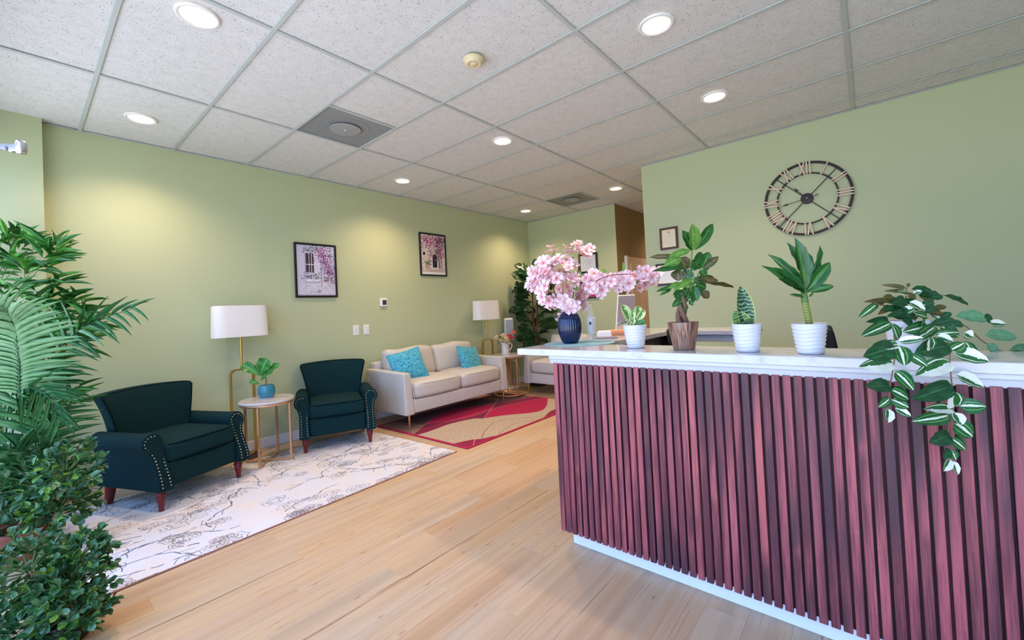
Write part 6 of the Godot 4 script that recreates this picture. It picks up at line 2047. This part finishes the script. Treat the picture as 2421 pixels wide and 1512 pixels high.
func side_table_items() -> void:
	# fiddle leaf in a teal pot
	var o := thing("potted_plant", "young fiddle leaf plant in a teal glazed pot on the small side table", "plant", Vector3(0.54, 0.5874, -1.14), YAW)
	var b := MB.new()
	b.lathe([[0, 0], [0.05, 0], [0.055, 0.004], [0.056, 0.012]], 36)
	part("saucer", b, M.white_glaze, o)
	b = MB.new()
	b.lathe([[0, 0.008], [0.05, 0.008], [0.062, 0.024], [0.071, 0.055], [0.071, 0.09], [0.063, 0.122], [0.061, 0.127], [0.057, 0.127], [0.056, 0.115], [0, 0.112]], 40)
	part("pot", b, M.teal_glaze, o)
	part("soil", soil_disc(0.055, 0.114), M.soil, o)
	b = MB.new()
	b.tube(PackedVector3Array([Vector3(0, 0.11, 0), Vector3(0.002, 0.17, 0.003), Vector3(-0.004, 0.235, 0)]), 0.006, 0.004, 8)
	part("stem", b, M.stem_brown, o)
	listed_leaves(o, FIG_SMALL, ["fiddle"], ["fig_small"], 0.55, 26)
	# pitcher with mixed flowers
	var at := Vector3(0.56, 0.6294, -4.5)
	var pt := thing("pitcher", "white pitcher with a handle on the far side table", "pitcher", at, YAW + 0.1)
	b = MB.new()
	b.lathe([[0, 0], [0.056, 0], [0.059, 0.004], [0.055, 0.06], [0.052, 0.11], [0.056, 0.155], [0.064, 0.185], [0.06, 0.185], [0.05, 0.15], [0.048, 0.11], [0, 0.1]], 36)
	part("body", b, M.white_glaze, pt)
	b = MB.new()
	b.tube(PackedVector3Array([Vector3(0.055, 0.15, 0), Vector3(0.08, 0.168, 0), Vector3(0.104, 0.15, 0), Vector3(0.106, 0.11, 0), Vector3(0.086, 0.075, 0), Vector3(0.053, 0.06, 0)]), 0.007, 0.007, 10)
	part("handle", b, M.white_glaze, pt)
	b = MB.new()
	b.grid([PackedVector3Array([Vector3(-0.05, 0.17, -0.024), Vector3(-0.057, 0.15, 0), Vector3(-0.05, 0.17, 0.024)]), PackedVector3Array([Vector3(-0.06, 0.187, -0.018), Vector3(-0.086, 0.19, 0), Vector3(-0.06, 0.187, 0.018)])], false, false, false)
	part("spout", b, M.white_glaze, pt)
	var fl := thing("flower_bunch", "bunch of cream and coral flowers in the white pitcher", "flowers", at, YAW)
	var rg := RandomNumberGenerator.new()
	rg.seed = 40
	for q in [[-0.118, 0.265, 0.02, 0.036, 0], [-0.06, 0.22, 0.05, 0.034, 0], [0.01, 0.24, 0.07, 0.05, 0], [0.085, 0.262, 0.03, 0.04, 1], [0.14, 0.335, 0.0, 0.03, 2], [-0.02, 0.29, -0.03, 0.036, 0], [0.05, 0.2, 0.05, 0.03, 0]]:
		var p := Vector3(q[0], q[1], q[2])
		b = MB.new()
		for layer in 4:
			var r := 1.0 - layer * 0.24
			var rows := []
			for i in 6:
				var t := i / 5.0
				var row := PackedVector3Array()
				for k in 25:
					var a := TAU * k / 24.0
					var ruf := 1.0 + 0.09 * t * sin(a * 5.0 + layer * 1.7) + 0.03 * sin(a * 11.0)
					var rad := r * sin(0.15 + t * (1.75 - layer * 0.1)) * ruf
					row.append(Vector3(cos(a) * rad, sin(a) * rad, -0.5 + layer * 0.12 + t * (0.75 - layer * 0.05) + 0.05 * t * sin(a * 5.0)))
				rows.append(row)
			b.grid(rows, false, false, false)
		var out := (p - Vector3(0, 0.12, -0.02)).normalized()
		out = (out + Vector3(0, 0.1, 0.7)).normalized()
		var x := out.cross(Vector3.UP).normalized()
		part("flower", b, [M.cream_petal, M.coral_petal, M.salmon_petal][q[4]], fl, Transform3D(Basis(x, out.cross(x), out).scaled_local(Vector3.ONE * q[3] * 1.25), p))
		b = MB.new()
		b.tube(PackedVector3Array([Vector3(p.x * 0.2, 0.11, p.z * 0.2), Vector3(p.x * 0.5, 0.18, p.z * 0.5), p - out * 0.01]), 0.003, 0.002, 6)
		part("stem", b, M.stem_green, fl)
	for k in 22:
		var a := rg.randf() * TAU
		var base := Vector3(cos(a) * 0.03, 0.175, sin(a) * 0.03)
		leaf_at(fl, lf("ovate"), M.leaf_green if k % 3 else M.leaf_bright, base, base + Vector3(cos(a) * rg.randf_range(0.05, 0.12), rg.randf_range(0.0, 0.13), sin(a) * 0.09), 0.03, Vector3(0, 1, 0.6))

func fig_tree() -> void:
	var o := thing("fiddle_leaf_fig", "tall dark fiddle leaf fig in the far left corner", "plant", Vector3(0.46, 0, -5.42), YAW)
	var b := MB.new()
	b.lathe([[0, 0], [0.14, 0], [0.15, 0.01], [0.18, 0.3], [0.185, 0.31], [0.17, 0.31], [0.165, 0.28], [0, 0.275]], 36)
	part("pot", b, M.dark_metal, o)
	part("soil", soil_disc(0.163, 0.28), M.soil, o)
	var tops := [Vector3(-0.02, 2.0, 0), Vector3(0.07, 1.6, 0.03), Vector3(-0.06, 1.25, 0.04)]
	for k in 3:
		var t: Vector3 = tops[k]
		b = MB.new()
		b.tube(PackedVector3Array([Vector3(0.04 * (k - 1), 0.27, 0.03 * (k % 2)), Vector3(0.05 * (k - 1) + 0.02, 0.7, 0.0), t.lerp(Vector3(0.03 * (k - 1), 0.7, 0), 0.4), t]), 0.019, 0.009, 9)
		part("trunk", b, M.trunk_red, o)
	var rg := RandomNumberGenerator.new()
	rg.seed = 14
	for k in 64:
		var t := k / 63.0
		var y := 0.62 + 1.38 * pow(t, 0.95)
		var a := k * 2.4 + rg.randf_range(-0.3, 0.3)
		var sp := 0.30 * (1.0 - 0.55 * pow(t, 2.0)) + 0.02
		if y < 0.9: sp *= 0.8
		var L := rg.randf_range(0.22, 0.31)
		var base := Vector3(cos(a) * sp * 0.35, y, sin(a) * sp * 0.35)
		# keep clear of the two walls behind
		var d := Vector3(cos(a), rg.randf_range(-0.35, 0.45) + 0.35 * t, sin(a))
		var tip := base + d.normalized() * (L + sp * 0.25)
		for turn in 4:
			var wt: Vector3 = o.transform * tip
			if wt.x > 0.07 and wt.z > -5.86 and not (wt.y < 1.25 and wt.x < 0.42 and wt.z > -5.24) and not (wt.y < 0.95 and wt.x > 0.6 and wt.z > -5.6): break
			d = Basis(Vector3.UP, 0.8) * d if wt.x <= 0.07 else Basis(Vector3.UP, -0.8) * d
			tip = base + d.normalized() * (L + sp * 0.25) * 0.8
		b = MB.new()
		b.tube(PackedVector3Array([Vector3(0, y - 0.05, 0), base.lerp(Vector3(0, y - 0.05, 0), 0.4), base]), 0.005, 0.003, 5)
		part("stem", b, M.stem_brown, o)
		leaf_at(o, lf("fiddle"), M.fig_leaf, base, tip, L * rg.randf_range(0.5, 0.64), Vector3(rg.randf_range(-0.4, 0.4), 0.6, 0.8))
	for q in [[-0.02, 2.0, 0.0, 0.06, 2.16, 0.03, 0.06], [-0.06, 1.95, 0.0, -0.24, 1.93, 0.05, 0.1], [-0.02, 1.9, 0.0, 0.14, 2.02, 0.03, 0.08], [-0.05, 1.82, 0, -0.2, 1.8, 0.04, 0.1]]:
		leaf_at(o, lf("fiddle"), M.fig_leaf, Vector3(q[0], q[1], q[2]), Vector3(q[3], q[4], q[5]), q[6], Vector3(0.2, 0.8, 0.6))

func unpacked(m: Mesh) -> MB:
	var arr := m.surface_get_arrays(0)
	var src := MB.new()
	src.v = arr[Mesh.ARRAY_VERTEX]
	src.n = arr[Mesh.ARRAY_NORMAL]
	src.uv = arr[Mesh.ARRAY_TEX_UV]
	src.ix = arr[Mesh.ARRAY_INDEX]
	src.c.resize(src.v.size())
	return src

func pot_round(h: float, r0: float, r1: float) -> MB:
	var b := MB.new()
	b.lathe([[0, 0], [r0, 0], [r0 + 0.004, 0.006], [r1, h * 0.86], [r1 + 0.008, h * 0.88], [r1 + 0.01, h], [r1 - 0.004, h], [r1 - 0.01, h * 0.85], [0, h * 0.84]], 36)
	return b

func entrance_plants() -> void:
	var rg := RandomNumberGenerator.new()
	rg.seed = 33
	# tall bamboo
	var o := thing("bamboo_plant", "tall leafy artificial bamboo by the near left wall", "plant", Vector3(0.32, 0, 0.47), 0.0)
	part("pot", pot_round(0.3, 0.12, 0.16), M.dark_metal, o)
	part("soil", soil_disc(0.15, 0.255), M.soil, o)
	var canes := [Vector3(-0.05, 1.95, 0.0), Vector3(0.05, 1.75, 0.03), Vector3(0.14, 1.45, -0.06), Vector3(0.02, 1.2, -0.1), Vector3(0.2, 1.6, 0.04)]
	for k in 5:
		var t: Vector3 = canes[k]
		var b := MB.new()
		var base := Vector3(0.03 * (k - 2), 0.25, 0.03 * (k % 2))
		for s in 8: b.tube(PackedVector3Array([base.lerp(t, s / 8.0), base.lerp(t, (s + 0.5) / 8.0), base.lerp(t, (s + 0.97) / 8.0)]), 0.0095, 0.0075, 8)
		part("cane", b, M.stem_green, o)
	var n := 0
	var inner := MB.new()
	var src := unpacked(lf("bamboo"))
	for w in BAMBOO_TIPS:
		var p: Vector3 = w - o.position
		var ci: Vector3 = canes[n % 5]
		var root := Vector3(0.03 * (n % 5 - 2), 0.25, 0).lerp(ci, clampf((p.y - 0.4) / ci.y, 0.1, 0.98))
		p.x = maxf(p.x, 0.16 - o.position.x)
		var b := MB.new()
		b.tube(PackedVector3Array([root, root.lerp(p, 0.5) + Vector3(0, 0.02, 0), p]), 0.0028, 0.0016, 5)
		part("twig", b, M.stem_green, o)
		for e in 10:
			var a := rg.randf() * TAU
			var dir := ((p - root).normalized() * 0.8 + Vector3(cos(a), rg.randf_range(-0.5, 0.5), sin(a))).normalized()
			if (p + dir * 0.2).x + o.position.x < 0.14: dir.x = absf(dir.x) + 0.3
			if (p + dir * 0.16).z + o.position.z > 0.66: dir.z = -absf(dir.z)
			var L := rg.randf_range(0.125, 0.21)
			var st := p + dir * 0.01 + Vector3(rg.randfn(0, 0.02), rg.randfn(0, 0.02), rg.randfn(0, 0.02))
			leaf_at(o, lf("bamboo"), M.bamboo if rg.randf() < 0.68 else M.bamboo_light, st, st + dir * L, L * rg.randf_range(0.15, 0.2), Vector3(0.3, 1.0, -0.2) + Vector3(rg.randf_range(-0.5, 0.5), 0, rg.randf_range(-0.5, 0.5)))
		for e in 5:
			var a := rg.randf() * TAU
			var dir := Vector3(cos(a), rg.randf_range(-0.5, 0.5), sin(a)).normalized()
			var st := root.lerp(p, rg.randf_range(0.5, 1.0)) + Vector3(rg.randfn(0, 0.03), rg.randfn(0, 0.04), rg.randfn(0, 0.03))
			if (st + dir * 0.2).x + o.position.x < 0.14: dir.x = absf(dir.x) + 0.3
			if (st + dir * 0.2).z + o.position.z > 0.68: dir.z = -absf(dir.z)
			var L := rg.randf_range(0.11, 0.18)
			var y := dir.normalized() * L
			var x := y.cross(Vector3(0.3, 1.0, -0.2)).normalized()
			inner.add(src, Transform3D(Basis(x * L * 0.17, y, x.cross(y)), st))
		n += 1
	part("inner_leaves", inner, M.bamboo, o).set_meta("kind", "stuff")
	# palm
	o = thing("areca_palm", "palm with long arching feathered fronds in front of the bamboo", "plant", Vector3(0.78, 0, 0.44), 0.0)
	part("pot", pot_round(0.26, 0.11, 0.15), M.terracotta, o)
	part("soil", soil_disc(0.14, 0.22), M.soil, o)
	var fi := 0
	for fr in [FROND_A, FROND_B, FROND_C, FROND_D, FROND_E, FROND_F, FROND_G]:
		var cv := Curve3D.new()
		cv.add_point(Vector3(0.02 * (fi - 3), 0.22, 0.0), Vector3.ZERO, Vector3(0, 0.15, 0))
		for i in fr.size():
			var t: Vector3 = (fr[mini(i + 1, fr.size() - 1)] - fr[maxi(i - 1, 0)]) * 0.18
			cv.add_point(fr[i] - o.position, -t, t)
		var tess := cv.tessellate(4, 3)
		var b := MB.new()
		b.tube(tess, 0.0062, 0.0022, 7)
		part("frond_stem", b, M.palm_stem, o)
		var L0 := cv.get_closest_offset(fr[0] - o.position)
		var L1 := cv.get_baked_length()
		var nl := 16 if fi != 0 else 26
		for k in nl:
			var t := k / float(nl - 1)
			var p := cv.sample_baked(lerpf(L0, L1, t))
			var p2 := cv.sample_baked(minf(lerpf(L0, L1, t) + 0.02, L1))
			var p1 := cv.sample_baked(lerpf(L0, L1, t) - 0.02)
			var fw := (p2 - p1).normalized()
			var view := (Vector3(4.6, 1.2, 0.3) - o.position - p).normalized()
			var side := fw.cross(Vector3(0.93, 0.3, 0.1)).normalized()
			for s in [-1.0, 1.0]:
				var len: float = (0.27 if fi == 0 else (0.3 if fi == 2 else 0.24)) * (0.45 + 0.55 * sin(PI * clampf(0.18 + t * 0.72, 0, 1))) * rg.randf_range(0.9, 1.08)
				var dir: Vector3 = (side * s * (0.95 - 0.5 * t) + fw * (0.42 + 0.65 * t) + Vector3(rg.randf_range(-0.12, 0.12), rg.randf_range(-0.1, 0.06) - 0.12, rg.randf_range(-0.1, 0.1))).normalized()
				if (p + dir * len).z + o.position.z > 0.68: dir.z = -absf(dir.z) * 0.3
				leaf_at(o, lf("strap"), M.palm_pale if fi == 0 or rg.randf() < 0.15 else M.palm, p, p + dir * len, rg.randf_range(0.014, 0.019), (Vector3(0.5, 0.9, -0.1) + side * s * -0.3), "leaflet")
		fi += 1
	# two boxwood shrubs
	shrub("boxwood_shrub", "airy boxwood shrub on a thin trunk standing behind the lowest one", Vector3(1.12, 0, 0.36), [[Vector3(0.02, 0.42, -0.07), 0.26, 50], [Vector3(0.22, 0.50, -0.17), 0.17, 30], [Vector3(-0.08, 0.24, 0.0), 0.19, 24], [Vector3(0.17, 0.31, -0.14), 0.18, 26]], 0.052, 70, 0.31, 7)
	shrub("boxwood_shrub", "dense boxwood shrub at the lower left corner, nearest the viewer", Vector3(2.2, 0, 0.25), [[Vector3(-0.08, 0.30, 0.09), 0.17, 44], [Vector3(0.06, 0.22, -0.02), 0.15, 40], [Vector3(-0.04, 0.12, 0.06), 0.15, 36], [Vector3(0.0, 0.32, -0.05), 0.11, 26], [Vector3(0.09, 0.12, -0.02), 0.12, 26]], 0.040, 80, 0.2, 8)

func shrub(called: String, label: String, at: Vector3, balls: Array, size: float, sd: int, trunk: float, per: int) -> void:
	var o := thing(called, label, "shrub", at, 0.0, "boxwood shrubs")
	var rg := RandomNumberGenerator.new()
	rg.seed = sd
	var ph := 0.2 if trunk > 0.3 else 0.11
	part("pot", pot_round(ph, 0.075, 0.105), M.terracotta if trunk > 0.3 else M.black_frame, o)
	part("soil", soil_disc(0.095, ph * 0.84), M.soil, o)
	var b := MB.new()
	b.tube(PackedVector3Array([Vector3(0, ph * 0.8, 0), Vector3(0.015, trunk * 0.7, 0.01), balls[0][0]]), 0.011, 0.006, 8)
	b.tube(PackedVector3Array([Vector3(0.02, ph * 0.8, 0.01), Vector3(0.04, trunk * 0.8, -0.02), balls[1][0]]), 0.008, 0.005, 8)
	part("trunk", b, M.stem_brown, o)
	var list := []
	var cam := Vector3(4.852, 1.297, 0.355) - at
	for bl in balls:
		var c: Vector3 = bl[0]
		for k in bl[2]:
			# sprigs spread evenly over the ball
			var gy: float = 1.0 - 2.0 * (k + 0.5) / bl[2]
			var ga: float = k * 2.399963 + rg.randf_range(-0.25, 0.25)
			var dir := Vector3(sqrt(1 - gy * gy) * cos(ga), gy, sqrt(1 - gy * gy) * sin(ga))
			if dir.y < -0.75: continue
			var tip: Vector3 = c + dir * float(bl[1]) * rg.randf_range(0.8, 1.12)
			tip.y = maxf(tip.y, 0.03)
			if tip.z + at.z > 0.62: tip.z = 0.62 - at.z
			b = MB.new()
			var st := c + dir * float(bl[1]) * 0.15
			b.tube(PackedVector3Array([st, st.lerp(tip, 0.5) + Vector3(0, 0.01, 0), tip]), 0.0026, 0.0014, 5)
			part("sprig", b, M.stem_green, o)
			for e in per + 3:
				var t := 0.45 + 0.55 * e / float(per + 2)
				var p := st.lerp(tip, t)
				var a := rg.randf() * TAU
				var x := dir.cross(Vector3(0.2, 1, 0.1)).normalized()
				var y := dir.cross(x)
				var d := ((x * cos(a) + y * sin(a)) * (1.2 - t * 0.5) + dir * (0.35 + 0.5 * t) + Vector3(0, 0.2, 0)).normalized()
				list.append([p, d, size * rg.randf_range(0.75, 1.15) * (1.0 if e < per + 1 else 0.8), t, rg.randf(), (p + d * size).distance_to(cam)])
	list.sort_custom(func(u, v): return u[5] < v[5])
	var rest := MB.new()
	var lm: Mesh = lf("box")
	var src := unpacked(lm)
	for i in list.size():
		var q: Array = list[i]
		var p: Vector3 = q[0]
		var d: Vector3 = q[1]
		var L: float = q[2]
		var m := "box_light" if q[4] > 0.8 else ("box_blue" if q[4] < 0.3 else "box")
		var face := Vector3(rg.randf_range(-0.2, 0.6), 1.0, rg.randf_range(-0.4, 0.4))
		if i < 296: leaf_at(o, lm, M[m], p, p + d * L, L * 0.66, face)
		else:
			var x := (d.cross(face)).normalized()
			rest.add(src, Transform3D(Basis(x * L * 0.66, d * L, x.cross(d) * L), p))
	if rest.v.size():
		var ro := part("inner_leaves", rest, M.box, o)
		ro.set_meta("kind", "stuff")

# ---------------------------------------------------------------- all together
const LAMP := 2.7
const SKY := 6.0
const EXPOSURE := 1.06

func _ready() -> void:
	var cam := Camera3D.new()
	cam.name = "camera"
	add_child(cam)
	# a wide lens, a little rolled, with the frame cropped off centre
	var f := 996.5684
	var yaw := 0.7082
	var pitch := 0.0186
	var roll := -0.0485
	cam.basis = Basis(Vector3.UP, yaw) * Basis(Vector3.RIGHT, pitch) * Basis(Vector3.BACK, roll)
	cam.position = Vector3(4.8524, 1.2973, 0.3554)
	cam.projection = Camera3D.PROJECTION_FRUSTUM
	cam.near = 0.05
	cam.far = 60.0
	cam.size = 1512.0 / f * cam.near
	cam.frustum_offset = Vector2(5.669, -41.174) / f * cam.near
	cam.current = true
	var we := WorldEnvironment.new()
	we.name = "world"
	var env := Environment.new()
	env.background_mode = Environment.BG_SKY
	var sm := ProceduralSkyMaterial.new()
	sm.sky_top_color = rgb(140, 182, 255)
	sm.sky_horizon_color = rgb(182, 210, 255)
	sm.ground_bottom_color = rgb(200, 208, 222)
	sm.ground_horizon_color = rgb(200, 210, 226)
	sm.sky_energy_multiplier = 1.0
	sm.ground_energy_multiplier = 1.0
	var sky := Sky.new()
	sky.sky_material = sm
	env.sky = sky
	env.background_energy_multiplier = SKY
	env.tonemap_mode = Environment.TONE_MAPPER_LINEAR
	env.tonemap_exposure = EXPOSURE
	env.sdfgi_enabled = true
	env.ssao_enabled = true
	env.ssil_enabled = true
	we.environment = env
	add_child(we)
	make_materials()
	M.nail = mat(rgb(226, 206, 176), 0.3, 0.6)
	M.kick = mat(rgb(232, 234, 240), 0.35)
	M.crown = mat(rgb(206, 209, 214), 0.35)
	M.pillow_seam = mat(rgb(178, 168, 156), 0.6)
	M.paper = mat(rgb(236, 230, 218), 0.8)
	M.pen_tray = mat(rgb(150, 140, 150), 0.4)
	M.orange_card = mat(rgb(226, 160, 120), 0.7)
	M.lilac_grey = mat(rgb(172, 164, 172), 0.3)
	M.beige = mat(rgb(214, 196, 182), 0.4)
	M.terracotta = mat(rgb(128, 72, 56), 0.8)
	M.cream_petal = mat(rgb(240, 222, 184), 0.7)
	M.coral_petal = mat(rgb(226, 84, 92), 0.7)
	M.salmon_petal = mat(rgb(236, 140, 116), 0.7)
	M.blossom = mat(Color.WHITE, 0.6)
	M.blossom.vertex_color_use_as_albedo = true
	M.blossom.backlight_enabled = true
	M.blossom.backlight = Color(0.3, 0.26, 0.26)
	# mottled pot and bottle label
	var pd := noise_img(128, 128, 128, 12, 0.08, 71, 3)
	var pm := noise_img(128, 128, 32, 32, 0.06, 73, 3)
	var im := Image.create_empty(128, 128, false, Image.FORMAT_RGB8)
	var lb := Image.create_empty(160, 128, false, Image.FORMAT_RGB8)
	lb.fill(rgb(222, 224, 224))
	for y in 128:
		for x in 128:
			var t := clampf((pd[y * 128 + x] / 255.0 - 0.5) * 1.6 + 0.5, 0, 1)
			var s := clampf((pm[y * 128 + x] / 255.0 - 0.5) * 2.4 + 0.4, 0, 1)
			im.set_pixel(x, y, rgb(88, 46, 38).lerp(rgb(176, 138, 110), t).lerp(rgb(142, 132, 116), s * 0.45))
	var rg := RandomNumberGenerator.new()
	rg.seed = 3
	for k in 22:
		var x := 10
		while x < 110:
			var w := rg.randi_range(2, 8)
			lb.fill_rect(Rect2i(x, 8 + k * 5, w, 2), rgb(140, 142, 146))
			x += w + 2
	lb.fill_rect(Rect2i(118, 70, 26, 22), rgb(60, 62, 66))
	M.brown_pot = textured(tex(im), 0.4)
	M.bottle_label = textured(tex(lb), 0.5)
	make_leaf_meshes()
	make_room()
	make_fittings()
	make_furniture()
	side_table_items()
	fig_tree()
	desk_plants()
	bouquet()
	desk_items()
	entrance_plants()
